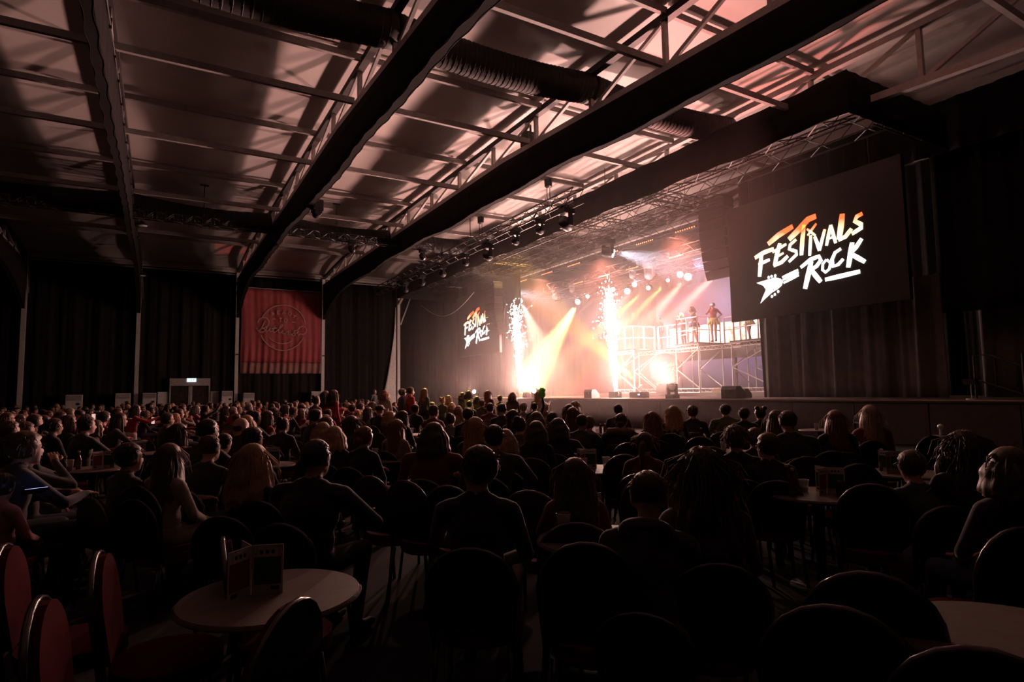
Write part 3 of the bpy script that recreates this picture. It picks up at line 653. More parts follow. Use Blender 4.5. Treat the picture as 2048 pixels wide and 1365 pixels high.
# line arrays
def array(x, y, ztop, lab):
    t = tag(empty('line_array', (x, y, 0)), lab, 'loudspeaker', 'hanging speaker columns')
    px, pz, ang = 0.0, ztop, 0.0
    MB().box((.1, 0, ztop + .06), (.6, 1.1, .1)).build('rigging_frame', M_BLK, t)
    for k in range(8):
        ang = .012 * k * k * .55; h = .37
        M = Matrix.Rotation(-ang, 3, 'Y')
        c = Vector((px, 0, pz)) + M @ Vector((.0, 0, -h / 2))
        b = put('cabinet', MB().box((.1, 0, 0), (.55, 1.22, h - .02)).mesh('cabinet', M_BLK), t, c); b.rotation_euler = (0, -ang, 0)
        g = put('grille', MB().box((-.185, 0, 0), (.02, 1.16, h - .06)).mesh('grille', mat('speaker_grille', (.03, .027, .027), .6, bump=.4, bscale=300)), b)
        e = Vector((px, 0, pz)) + M @ Vector((0, 0, -h)); px, pz = e.x, e.z
    MB().tube([(.35, -.5, ztop - .2), (.5, -.62, ztop - 1.2), (.4, -.58, ztop - 2.2), (.3, -.5, ztop - 2.8)], .05, 6).build('cable_bundle', M_DUCT, t)
array(18.0, 15.35, 8.66, 'black column of hanging loudspeakers beside the right screen')
array(16.5, 30.3, 7.75, 'hazy column of hanging loudspeakers in front of the left screen')

# video screens with the show logo
M_SCR = mat('screen_face', (.02, .017, .016), .45, vary=.1)
M_LOGO = mat('logo_light', (.9, .9, .9), .5)
nt = M_LOGO.node_tree; b = nt.nodes['Principled BSDF']
tc = nt.nodes.new('ShaderNodeTexCoord'); sx = nt.nodes.new('ShaderNodeSeparateXYZ'); nt.links.new(tc.outputs['Object'], sx.inputs[0])
nz = nt.nodes.new('ShaderNodeTexNoise'); nz.inputs['Scale'].default_value = 2.2; nt.links.new(tc.outputs['Object'], nz.inputs['Vector'])
ad = nt.nodes.new('ShaderNodeMath'); ad.operation = 'MULTIPLY_ADD'; nt.links.new(nz.outputs['Fac'], ad.inputs[0]); ad.inputs[1].default_value = 1.1; nt.links.new(sx.outputs['Z'], ad.inputs[2])
cr = nt.nodes.new('ShaderNodeValToRGB'); mr = nt.nodes.new('ShaderNodeMapRange'); mr.inputs['From Min'].default_value = 5.75; mr.inputs['From Max'].default_value = 7.75
nt.links.new(ad.outputs[0], mr.inputs['Value']); nt.links.new(mr.outputs[0], cr.inputs[0])
cr.color_ramp.elements[0].color = (1, .97, .92, 1); cr.color_ramp.elements[1].color = (.8, .03, .01, 1)
e = cr.color_ramp.elements.new(.42); e.color = (1, .7, .42, 1); e = cr.color_ramp.elements.new(.66); e.color = (1, .13, .02, 1)
nt.links.new(cr.outputs[0], b.inputs['Emission Color']); b.inputs['Emission Strength'].default_value = 2.0
no_light(M_LOGO)
def screen(dy, lab):
    t = tag(empty('video_screen', (XS, 0, 0)), lab, 'screen', 'show screens beside the stage')
    w = 5.75; yc = 11.1 + dy
    MB().box((.12, yc, 5.82), (.16, w, 3.95)).build('panel', M_SCR, t)
    for yy in (yc - 2, yc + 2): MB().tube([(.15, yy, 7.8), (.15, yy, 8.6)], .02, 5).build('hang_wire', M_BLK, t)
    for pts, wd in LOGO:
        m = MB(); ribbon(m, pts, wd, lambda s, tt, d: (.02 + d, 14 + dy - s, tt)); m.build('logo_stroke', M_LOGO, t)
    M = Matrix(((0, 0, 1, .02), (-1, 0, 0, 14 + dy), (0, 1, 0, 0), (0, 0, 0, 1)))
    MB().prism(LOGO_HEAD, .012, M).build('logo_guitar', M_LOGO, t)
    for p in LOGO_PEGS: MB().ball((.02, 14 + dy - p[0], p[1]), (.01, .045, .05), 8, 6).build('logo_peg', M_LOGO, t)
screen(0, 'large dark screen with the glowing show title right of the stage opening')
screen(22.2, 'distant screen with the glowing show title left of the stage opening')

# ------------------------------------------------------------------ stage fog: drifting banks of haze, thickest on the stage itself
def haze(name, lo, hi, dens, lab, aniso=.3, col=(1.0, .86, .80)):
    m = bpy.data.materials.new(name); m.use_nodes = True; nt = m.node_tree; nt.nodes.clear()
    out = nt.nodes.new('ShaderNodeOutputMaterial'); v = nt.nodes.new('ShaderNodeVolumeScatter')
    v.inputs['Color'].default_value = (*col, 1); v.inputs['Density'].default_value = dens; v.inputs['Anisotropy'].default_value = aniso
    nt.links.new(v.outputs['Volume'], out.inputs['Volume'])
    lo, hi = Vector(lo), Vector(hi)
    o = MB().box((lo + hi) / 2, hi - lo).build(name, m)
    return tag(o, lab, 'haze', kind='stuff')
haze('stage_haze', (17.3, 13.9, 1.21), (28.4, 38.6, 9.0), .032, 'thick glowing fog filling the stage')
haze('stage_haze', (12.0, 9.0, .6), (28.45, 38.7, 9.1), .0105, 'thinner fog drifting out before the stage')

# ------------------------------------------------------------------ things on the stage
def ladder_beam(t, a, b, h=.16):
    # flat lattice beam between two points, each member its own piece
    a, b = Vector(a), Vector(b); u = Vector((0, 0, h)); n = max(3, int((b - a).length / .16))
    MB().tube([a, b], .02, 6).build('rail_tube', M_STEEL, t); MB().tube([a + u, b + u], .02, 6).build('rail_tube', M_STEEL, t); l = MB()
    for k in range(n):
        p, q = a.lerp(b, k / n), a.lerp(b, (k + 1) / n); l.tube([p + u * (k % 2), q + u * (1 - k % 2)], .011, 4, cap=False)
    l.build('lacing', M_STEEL, t)['kind'] = 'stuff'
def tower(x0, x1, y0, y1, zt, lab):
    t = tag(empty('scaffold_tower', (0, 0, 0)), lab, 'scaffold', 'silver scaffold towers')
    zb = ZD + .18
    for x in (x0, x1):
        for y in (y0, y1): MB().tube([(x, y, zb), (x, y, zt)], .03, 8).build('leg', M_STEEL, t)
        ladder_beam(t, (x, y0, zb + .02), (x, y1, zb + .02)); ladder_beam(t, (x, y0, zt - .18), (x, y1, zt - .18))
    zm = (zb + zt) / 2
    for x in (x0, x1):
        MB().tube([(x, y0, zt - .2), (x, y1, zm)], .022, 6).build('brace', M_STEEL, t); MB().tube([(x, y1, zm), (x, y0, zb + .2)], .022, 6).build('brace', M_STEEL, t)
    for y in (y0, y1):
        MB().tube([(x0, y, zm), (x1, y, zt - .2)], .022, 6).build('brace', M_STEEL, t); MB().tube([(x0, y, zm), (x1, y, zb + .1)], .022, 6).build('brace', M_STEEL, t)
    MB().box(((x0 + x1) / 2, (y0 + y1) / 2, zt + .03), (x1 - x0 + .1, y1 - y0 + .1, .06)).build('platform_deck', M_DARKB, t)
    return t
ZP = 3.5
tower(20.0, 21.5, 22.3, 23.6, ZP, 'left silver scaffold tower beside the tall spark fountain')
tower(20.0, 21.5, 18.2, 19.5, ZP, 'middle silver scaffold tower with the moving light before it')
tower(20.9, 22.4, 15.2, 17.2, ZP, 'right silver scaffold tower half hidden by the curtain')
wk = tag(empty('scaffold_walkway', (0, 0, 0)), 'raised scaffold walkway joining the towers behind the pink ball', 'walkway')
MB().box((22.0, 19.4, ZP + .03), (1.0, 8.6, .06)).build('platform_deck', M_DARKB, wk); ladder_beam(wk, (21.5, 19.55, ZP - .18), (21.5, 22.25, ZP - .18)); ladder_beam(wk, (21.5, 17.2, ZP - .18), (21.5, 18.15, ZP - .18))
for y in (20.8, 17.6): MB().tube([(22.4, y, ZD + .18), (22.4, y, ZP)], .03, 8).build('leg', M_STEEL, wk)
def railing(pts, lab, mid=True):
    t = tag(empty('guard_rail', pts[0]), lab, 'railing', 'silver guard rails on the scaffold'); o = Vector(pts[0])
    P = [Vector(p) - o for p in pts]
    for a, b in zip(P, P[1:]):
        n = max(1, round((b - a).length / .62))
        for k in range(n + 1):
            p = a.lerp(b, k / n); MB().tube([p, p + Vector((0, 0, 1.12))], .038, 6).build('post', M_STEEL, t)
        for h in (1.12, .56): MB().tube([a + Vector((0, 0, h)), b + Vector((0, 0, h))], .024, 6).build('rail', M_STEEL, t)
z = ZP + .06
railing([(20.03, 23.55, z), (20.03, 22.35, z), (21.45, 22.35, z)], 'silver guard rail round the left scaffold tower')
railing([(21.55, 22.2, z), (21.55, 19.6, z)], 'silver guard rail along the walkway above the pink ball')
railing([(21.45, 19.45, z), (20.03, 19.45, z), (20.03, 18.25, z), (21.45, 18.25, z)], 'silver guard rail boxed round the middle scaffold tower')
railing([(21.55, 18.1, z), (21.55, 17.25, z)], 'short silver guard rail right of the middle tower')
railing([(20.95, 17.1, z), (20.95, 15.3, z)], 'silver guard rail on the right tower beside the curtain')
# bright video band behind the performers
M_VID = mat('video_flames', (.1, .1, .1), .5); nt = M_VID.node_tree; b = nt.nodes['Principled BSDF']
tc = nt.nodes.new('ShaderNodeTexCoord'); nz = nt.nodes.new('ShaderNodeTexNoise'); nz.inputs['Scale'].default_value = 2.6; nz.inputs['Detail'].default_value = 5; nz.inputs['Distortion'].default_value = 1.2
nt.links.new(tc.outputs['Object'], nz.inputs['Vector']); cr = nt.nodes.new('ShaderNodeValToRGB'); nt.links.new(nz.outputs['Fac'], cr.inputs[0])
cr.color_ramp.elements[0].position = .36; cr.color_ramp.elements[0].color = (1, .3, .12, 1); cr.color_ramp.elements[1].position = .56; cr.color_ramp.elements[1].color = (1, .96, .9, 1)
nt.links.new(cr.outputs[0], b.inputs['Emission Color']); b.inputs['Emission Strength'].default_value = 2.2; no_light(M_VID)
t = tag(empty('video_band', (23.6, 19.4, 3.75)), 'low bright video band with a flame picture behind the performers', 'screen')
for k in range(8): MB().box((0, -3.5 + k, .5), (.1, .99, 1.0)).build('video_panel', M_VID, t)
MB().box((.15, 0, -.1), (.2, 8.1, 1.3)).build('frame', M_BLK, t)
for y in (-3.5, 0, 3.5): MB().box((.2, y, -1.55), (.1, .1, 1.8)).build('leg', M_BLK, t)
# pink ball with the show title on a plinth
t = tag(empty('show_ball', (20.9, 21.15, 2.52)), 'big glossy pink ball printed with the white show title', 'ball')
MB().ball((0, 0, 0), .76, 48, 32).build('sphere', mat('ball_pink', (.17, .03, .055), .8, vary=.04, spec=.15), t, smooth=True)
_c = math.atan2(-21.15, -20.9)
def on_ball(s, tt, d):
    a = _c + (s - 3.25) / 4.4 * 1.55 + .12; e = (tt - 5.8) / 2.9 * 1.0 + .12
    r = .762 + d; return (r * math.cos(e) * math.cos(a), r * math.cos(e) * math.sin(a), r * math.sin(e))
M_BT = mat('ball_print', (.34, .30, .22), .5)
for pts, wd in LOGO:
    m = MB(); ribbon(m, pts, wd * 1.1, on_ball, th=.006); m.build('print_stroke', M_BT, t)
tag(MB().box((20.9, 21.15, 1.57), (.62, .62, .36)).lathe([(.3, 1.75), (.34, 1.85), (.28, 1.87)], 20, (20.9, 21.15, 0)).build('plinth', M_BLK), 'dark plinth under the pink ball', 'plinth')
# floor moving head at the stage edge, monitors, effect boxes
t = tag(empty('floor_moving_light', (17.4, 17.25, ZD)), 'large black moving light standing on the stage edge before the scaffold', 'stage light')
MB().box((0, 0, .08), (.36, .4, .16)).build('base', M_BLK, t)
for s in (-1, 1): MB().box((0, s * .2, .36), (.14, .05, .42)).build('yoke_arm', M_BLK, t)
lamp_head(t, (0, 0, .42), (-2, -1.6, .6), 1.0, mat('head_glass', (.25, .22, .22), .12))
def monitor(x, y, s, rz, lab, m=None):
    t = tag(empty('stage_monitor', (x, y, ZD), rz), lab, 'speaker', 'wedge monitors at the stage edge'); m = m or M_BLK
    M = Matrix(((1, 0, 0, -.26 * s), (0, 0, 1, -.3 * s), (0, 1, 0, 0), (0, 0, 0, 1)))
    MB().prism([(0, 0), (.5 * s, 0), (.5 * s, .18 * s), (.26 * s, .42 * s), (.05 * s, .42 * s), (0, .3 * s)], .6 * s, M).build('cabinet', m, t)
    for k in (-.08, .08): MB().box((-.265 * s, k * s, .24 * s), (.02, .05 * s, .1 * s)).build('handle', M_GLOSSB, t)
monitor(17.6, 14.5, 1.05, 0, 'black wedge monitor at the foot of the curtain beside the stage opening')
monitor(18.6, 14.9, .8, 0, 'smaller black speaker behind the wedge monitor by the curtain')
M_GREYC = mat('grey_cabinet', (.16, .14, .14), .6)  # one even grey, paler than the black cabinets
monitor(17.6, 22.6, .95, 0, 'grey wedge monitor just left of the tall fountain box', M_GREYC)
monitor(17.6, 27.3, .95, 0, 'grey wedge monitor right of the left fountain box', M_GREYC)
monitor(17.5, 28.2, .7, 0, 'low grey box next to the left fountain on the stage edge', M_GREYC)
for y, lab in ((21.4, 'black fountain box under the tall spark column'), (29.8, 'black fountain box under the left spark column')):
    t = tag(empty('spark_machine', (18.0, y, ZD)), lab, 'effect machine', 'spark machines')
    MB().box((0, 0, .14), (.4, .42, .28)).build('case', M_BLK, t); MB().lathe([(.06, .28), (.05, .33)], 14).build('nozzle', M_STEEL, t)
    for s in (-1, 1): MB().tube([(0, s * .22, .1), (0, s * .26, .2), (0, s * .22, .26)], .012, 5).build('handle', M_STEEL, t)
t = tag(empty('fog_machine', (17.9, 19.7, ZD)), 'low black effect machine with a blue display right of the tall fountain', 'effect machine')
MB().box((0, 0, .13), (.4, .8, .24)).build('case', M_BLK, t); MB().box((-.205, -.2, .15), (.01, .12, .06)).build('display', emis('blue_display', (.3, .45, 1), 2.0), t); MB().box((-.19, .1, .26), (.06, .3, .03)).build('handle', M_STEEL, t)
tag(MB().box((20.4, 17.4, ZD + .26), (.5, .62, .16)).box((20.4, 17.4, ZD + .35), (.42, .5, .03)).build('equipment_case', mat('case_wood', (.35, .25, .17), .6)), 'small wooden equipment case at the scaffold foot', 'case')
# spark fountains: hundreds of burning particles
M_SPK = emis('burning_sparks', (1.0, .9, .82), 26.0)
def fountain(x, y, h, seed, lab):
    rr = random.Random(seed); mb = MB(); lean = rr.uniform(-.02, .02)
    for k in range(1500):
        u = rr.random() ** .8; z = u * h * (1 + .12 * rr.gauss(0, 1) * u); w = .035 + .22 * (z / h) ** .9
        if z < 0 or z > h * 1.22: continue
        dx, dy = rr.gauss(0, w * .55), rr.gauss(0, w * .55); L = rr.uniform(.03, .11) * (1.4 - .5 * u); r = rr.uniform(.006, .014)
        d = Vector((dx * .4, dy * .4, 1)).normalized(); p = Vector((x + dx - .12 * z / h, y + dy + .1 * z / h, ZD + .33 + z))
        mb.tube([p, p + d * L * .5, p + d * L], [r * .3, r, r * .3], 4, cap=False)
    for k in range(110):
        z = rr.uniform(.55, 1.12) * h; w = .5; p = Vector((x + rr.gauss(0, w * .6) - .12, y + rr.gauss(0, w * .6) + .1, ZD + .33 + z)); r = rr.uniform(.012, .026); mb.ball(p, r, 5, 4)
    # hot core
    mb.tube([(x - .12 * t, y + .1 * t, ZD + .33 + h * .72 * t) for t in np.linspace(0, 1, 10)], [.03 + .16 * math.sin(min(1, t * 1.15) * PI * .62) * (1 - t * .75) for t in np.linspace(0, 1, 10)], 10)
    return tag(mb.build('spark_fountain', M_SPK), lab, 'fireworks', kind='stuff')
fountain(18.0, 21.4, 4.3, 5, 'tall white column of sparks in front of the scaffold')
fountain(18.0, 29.8, 4.5, 9, 'white column of sparks beside the left screen')
# hand rails of the steps at the dark right end of the stage
def stair_rail(x, y, lab):
    t = tag(empty('stair_rail', (x, y, ZD)), lab, 'railing', 'dark stair rails')
    top = [(0, 0, 0), (0, 0, 1.1), (.0, -.32, 1.12), (.0, -1.5, .55), (0, -1.5, -.35)]
    MB().tube(top, .028, 8).build('hand_rail', M_TRUSS, t)
    MB().tube([(0, 0, .5), (0, -1.5, -.1)], .022, 6).build('mid_rail', M_TRUSS, t); MB().tube([(0, -.45, 1.05), (0, -.45, .3)], .022, 6).build('post', M_TRUSS, t); MB().tube([(0, -1.0, .8), (0, -1.0, 0)], .022, 6).build('post', M_TRUSS, t)
stair_rail(18.0, 7.3, 'dark tube hand rail of the steps beside the narrow curtain')
stair_rail(17.9, 6.25, 'second dark stair rail further right by the black curtain')
t = tag(empty('microphone_stand', (17.5, 7.2, ZD)), 'small stand with shiny clamp at the dark end of the stage', 'stand')
MB().lathe([(.12, 0), (.12, .02), (.02, .03)], 14).build('foot', M_STEEL, t); MB().tube([(0, 0, .02), (0, 0, .42)], .012, 6).build('pole', M_STEEL, t); MB().box((0, 0, .44), (.2, .26, .14)).build('head', M_BLK, t)
t = tag(empty('barrier_post', (17.2, 5.9, ZD)), 'short bright post end at the far right of the stage edge', 'post')
MB().tube([(0, 0, 0), (0, 0, .26)], .022, 8).build('tube', M_STEEL, t); MB().lathe([(.05, 0), (.05, .015)], 10).build('foot', M_STEEL, t)
for i, (x, y, h) in enumerate(((9.2, 5.25, 1.15), (8.7, 3.95, 1.05))):
    t = tag(empty('chrome_stand', (x, y, 0)), 'chrome topped stand in the dark right %s' % ('beside the empty chair', 'further right of the other chrome stand')[i], 'stand', 'chrome stands')
    MB().lathe([(.16, 0), (.16, .015), (.02, .03)], 16).build('foot', M_GLOSSB, t); MB().tube([(0, 0, .02), (0, 0, h)], .02, 8).build('pole', M_STEEL, t); MB().ball((0, 0, h), .035, 10, 8).build('finial', M_STEEL, t); MB().box((0, 0, h - .12), (.03, .2, .02)).build('crossbar', M_STEEL, t)

# ------------------------------------------------------------------ people: one continuous remeshed body per pose, hair as a child
SK, TP, TR, SH, EY, MO = range(6)
def capsule_pts(a, b, ra, rb, n=10):
    a, b = Vector(a), Vector(b); d = b - a; L = d.length
    M = (d.normalized() if L > 1e-6 else Vector((0, 0, 1))).to_track_quat('Z', 'Y').to_matrix()
    prof = [(ra * math.sin(t), -ra * math.cos(t)) for t in (.25, .7, 1.2)] + [(ra, 0), (rb, L)] + [(rb * math.cos(t), L + rb * math.sin(t)) for t in (.4, .9, 1.35)]
    return MB().lathe(prof, n, a, M=M)
class Body:
    def __init__(s): s.mb = MB(); s.prims = []; s.post = MB()
    def cap(s, a, b, ra, rb, lab):
        m = capsule_pts(a, b, ra, rb); s.mb.add(m.v, m.f); s.prims.append((np.array(a, float), np.array(b, float), ra, rb, np.array((1, 1, 1.)), lab))
    def ell(s, c, r, lab, M=None):
        s.mb.ball(c, r, 16, 10, M); k = max(r); s.prims.append((np.array(c, float), np.array(c, float), k, k, np.array(r) / k, lab))
    def hand(s, w, d, side, curl=.5, palm=(0, 0, -1)):
        # palm plus five jointed fingers, joined to the body after remeshing
        w = Vector(w); d = Vector(d).normalized(); up = Vector(palm) * -1; r = d.cross(up).normalized(); up = r.cross(d).normalized()
        s.cap(w, w + d * .045, .027, .032, SK); s.cap(w + d * .03 + r * .018, w + d * .085 + r * .02, .02, .018, SK); s.cap(w + d * .03 - r * .018, w + d * .085 - r * .02, .02, .018, SK)
        for k, (o, L) in enumerate(((-.033, .058), (-.011, .074), (.012, .08), (.034, .07))):
            p = w + d * .085 + r * o; q = p + (d * math.cos(curl * .5) - up * math.sin(curl * .5)) * L * .5; e = q + (d * math.cos(curl * 1.5) - up * math.sin(curl * 1.5)) * L * .5
            s.post.tube([p - d * .02, p, q, e], [.0095, .0095, .0085, .006], 6, SK)
        t0 = w + d * .025 + r * side * .03; t1 = t0 + (d * .6 + r * side * .7).normalized() * .04; t2 = t1 + (d * .9 - up * curl * .5).normalized() * .03
        s.post.tube([t0, t1, t2], [.013, .011, .007], 6, SK)
    def head(s, c, f=(1, 0, 0), tilt=0.0):
        c = Vector(c); q = Vector((f[0], f[1], 0)).to_track_quat('X', 'Z').to_matrix() @ Matrix.Rotation(tilt, 3, 'Y')
        def T(p): return tuple(c + q @ Vector(p))
        s.ell(T((-.012, 0, .03)), (.1, .079, .092), SK, q); s.ell(T((.035, 0, -.012)), (.062, .064, .085), SK, q)
        s.ell(T((.03, 0, -.06)), (.064, .055, .052), SK, q); s.cap(T((.07, 0, -.09)), T((.074, 0, -.088)), .022, .022, SK)
        s.cap(T((.092, 0, .012)), T((.112, 0, -.026)), .009, .014, SK)
        for y in (-1, 1):
            s.ell(T((-.005, y * .079, -.01)), (.02, .011, .032), SK, q); s.cap(T((.083, y * .015, .034)), T((.07, y * .05, .034)), .012, .01, SK)
            s.post.ball(T((.086, y * .031, .012)), (.011, .014, .009), 8, 6, q, EY)
            s.post.ball(T((.094, y * .031, .034)), (.006, .022, .005), 8, 5, q, SH)
        s.post.ball(T((.094, 0, -.056)), (.009, .025, .006), 8, 5, q, MO)
        s.headM = Matrix.Translation(c) @ q.to_4x4()
    def finish(s, name, voxel=.017):
        me0 = s.mb.mesh(name + '_raw', []); o = bpy.data.objects.new(name + '_raw', me0); COL.objects.link(o)
        r = o.modifiers.new('r', 'REMESH'); r.mode = 'VOXEL'; r.voxel_size = voxel; r.adaptivity = 0
        sm = o.modifiers.new('s', 'SMOOTH'); sm.factor = .5; sm.iterations = 3
        dg = bpy.context.evaluated_depsgraph_get(); me = bpy.data.meshes.new_from_object(o.evaluated_get(dg))
        bpy.data.objects.remove(o); bpy.data.meshes.remove(me0)
        n = len(me.polygons); co = np.empty(len(me.vertices) * 3); me.vertices.foreach_get('co', co); co = co.reshape(-1, 3)
        cen = np.empty(n * 3); me.polygons.foreach_get('center', cen); cen = cen.reshape(-1, 3)
        best = np.full(n, 1e9); lab = np.zeros(n, int)
        for a, b, ra, rb, sc, l in s.prims:
            d = b - a; L2 = max(d @ d, 1e-9); t = np.clip(((cen - a) @ d) / L2, 0, 1)
            dist = np.linalg.norm((cen - a - t[:, None] * d) / sc, axis=1) * sc.min() ** .5 - (ra + (rb - ra) * t) * sc.min() ** .5
            dist = dist - (.006 if l == TP else 0)
            w = dist < best; best[w] = dist[w]; lab[w] = l
        fs = [tuple(p.vertices) for p in me.polygons]; bpy.data.meshes.remove(me)
        out = MB(); out.v = [tuple(v) for v in co]; out.f = fs; out.m = lab.tolist(); out.add(s.post.v, s.post.f)
        out.m[n:] = s.post.m
        m = out.mesh(name, MSLOT, True); m['head'] = [x for row in s.headM for x in row]
        return m
MSLOT = [mat('slot_skin', (.55, .35, .27), .55), mat('slot_top', (.05, .05, .05), .85), mat('slot_trousers', (.03, .03, .04), .85), mat('slot_shoes', (.02, .018, .018), .6), mat('eye', (.03, .025, .025), .2), mat('mouth', (.35, .13, .12), .5)]

ARMS = {   # elbow, wrist, hand direction for right (-y) and left (+y); y is mirrored for the left arm
    'lap': ((.05, -.26, .74), (.27, -.11, .65), (.8, .6, -.1)), 'table': ((.2, -.29, .77), (.43, -.12, .79), (.8, .6, 0)),
    'crossed': ((.1, -.25, .77), (.24, .04, .82), (.1, 1, .1)), 'phone': ((.12, -.23, .76), (.33, -.06, .88), (.5, .3, .8)),
    'drink': ((.24, -.25, .87), (.19, -.07, 1.07), (.1, .5, .6)), 'clap': ((.13, -.25, .82), (.34, -.05, 1.0), (.5, .5, .8)),
    'side': ((-.03, -.27, .72), (.1, -.25, .52), (.9, 0, -.3)), 'up': ((.06, -.27, 1.22), (.12, -.22, 1.47), (.2, .1, 1)), 'wave': ((.2, -.28, 1.12), (.34, -.25, 1.34), (.4, 0, 1)),
    'hang': ((-.03, -.26, .72), (.05, -.25, .46), (.1, 0, -1)), 'hip': ((-.08, -.36, .76), (.08, -.2, .6), (.6, .7, -.2)), 'mic': ((.14, -.27, .82), (.17, -.05, 1.08), (.2, .5, .6)), 'rail': ((.16, -.28, .78), (.36, -.22, .66), (.9, 0, -.3)), 'forward': ((.22, -.25, .88), (.46, -.22, .98), (1, 0, .1))}
def make_body(name, stand=False, ra='lap', la='lap', broad=1.0, lean=0.0, look=(1, 0, 0), tilt=0.0, skirt=False, voxel=.017, bare=False, legs='down', stride=0.0):
    B = Body(); dz = .40 if stand else 0.0; w = broad
    def L(p):            # lean the trunk forward about the hips
        x, y, z = p; h = z - .55; return (x + h * math.sin(lean), y * w if abs(y) > .02 else y, .55 + h * math.cos(lean) + dz)
    B.ell(L((-.02, 0, .57)), (.135, .165 * w, .115), TR); B.ell(L((-.02, 0, .70)), (.12, .15 * w, .17), TP); B.ell(L((-.025, 0, .86)), (.12, .172 * w, .175), TP)
    B.cap(L((-.025, -.145, .985)), L((-.025, .145, .985)), .062, .062, TP); B.cap(L((-.03, -.06, 1.015)), L((-.03, .06, 1.015)), .062, .062, TP)
    B.cap(L((-.025, 0, 1.0)), L((.0, 0, 1.11)), .056, .052, SK)
    for side, k in ((-1, ra), (1, la)):
        e, wr, hd = ARMS[k]; f = -side
        sh = L((-.025, side * .185, .975)); e = L((e[0], e[1] * f, e[2])); wr = L((wr[0], wr[1] * f, wr[2])); hd = (hd[0], hd[1] * f, hd[2])
        B.cap(sh, e, .058 * (.5 + .5 * w), .045, TP)
        if bare: B.cap(Vector(sh).lerp(Vector(e), .45), e, .05, .043, SK); B.cap(e, wr, .042, .028, SK)
        else: B.cap(e, wr, .046, .034, TP)
        B.hand(wr, hd, 1 if side < 0 else -1, .7)
    for s in (-1, 1):
        if stand:
            hip = (0, s * .095, .55 + dz); kn = (.03 + s * stride * .5, s * .11, .50); an = (-.02 + s * stride, s * .115 + s * abs(stride) * .1, .09)
            B.cap(hip, kn, .088, .062, SK if skirt else TR); B.cap(kn, an, .058, .042, SK if skirt else TR); B.cap((an[0] - .02, an[1], .045), (an[0] + .15, an[1] + .02 * s, .035), .045, .034, SH)
        else:
            hip = (.0, s * .1, .55); kn = (.43, s * .14, .545); an = (.42 + .06 * s, s * .13, .1)
            B.cap(hip, kn, .09, .064, TR); B.cap(kn, an, .06, .042, TR); B.cap((an[0] - .02, an[1], .045), (an[0] + .16, an[1] + .02 * s, .035), .044, .034, SH)
    if skirt:
        for k in range(14):
            a = 2 * PI * k / 14; B.cap((-.02 + .1 * math.cos(a), .11 * math.sin(a), .60 + dz), (-.02 + .23 * math.cos(a), .26 * math.sin(a), .36 + dz), .045, .03, TR)
    hc = L((.012, 0, 1.175)); B.head(hc, look, tilt)
    return B.finish(name, voxel)

POSES = {
    'lap': make_body('person_lap'), 'table': make_body('person_table', ra='table', la='table', lean=.16), 'crossed': make_body('person_crossed', ra='crossed', la='table', broad=1.12, lean=.05),
    'phone': make_body('person_phone', ra='phone', la='lap', lean=.12, tilt=.3), 'drink': make_body('person_drink', ra='drink', la='lap'), 'clap': make_body('person_clap', ra='clap', la='clap'),
    'broad': make_body('person_broad', ra='table', la='lap', broad=1.22, lean=.12), 'slim': make_body('person_slim', ra='lap', la='table', broad=.86, lean=.05), 'turn': make_body('person_turn', ra='lap', la='table', broad=.95, look=(.75, .66, 0)), 'back': make_body('person_back', ra='lap', la='side', broad=1.05, look=(.85, -.5, 0)),
    'stand': make_body('person_stand', True, 'hang', 'hang'), 'standw': make_body('person_standw', True, 'hang', 'crossed', .88), 'reach': make_body('person_reach', True, 'forward', 'hang', .9, .12), 'raised': make_body('person_raised', True, 'up', 'hang', .95),
    'wave': make_body('person_wave', False, 'wave', 'clap', .95), 'mic': make_body('person_mic', True, 'mic', 'hip', .9, .02, skirt=True, bare=True, stride=.16), 'mic2': make_body('person_mic2', True, 'hang', 'mic', .9, .14, bare=True, stride=.14, skirt=True), 'rail': make_body('person_rail', True, 'rail', 'mic', .9, .2, bare=True, look=(.9, .4, 0)),
}
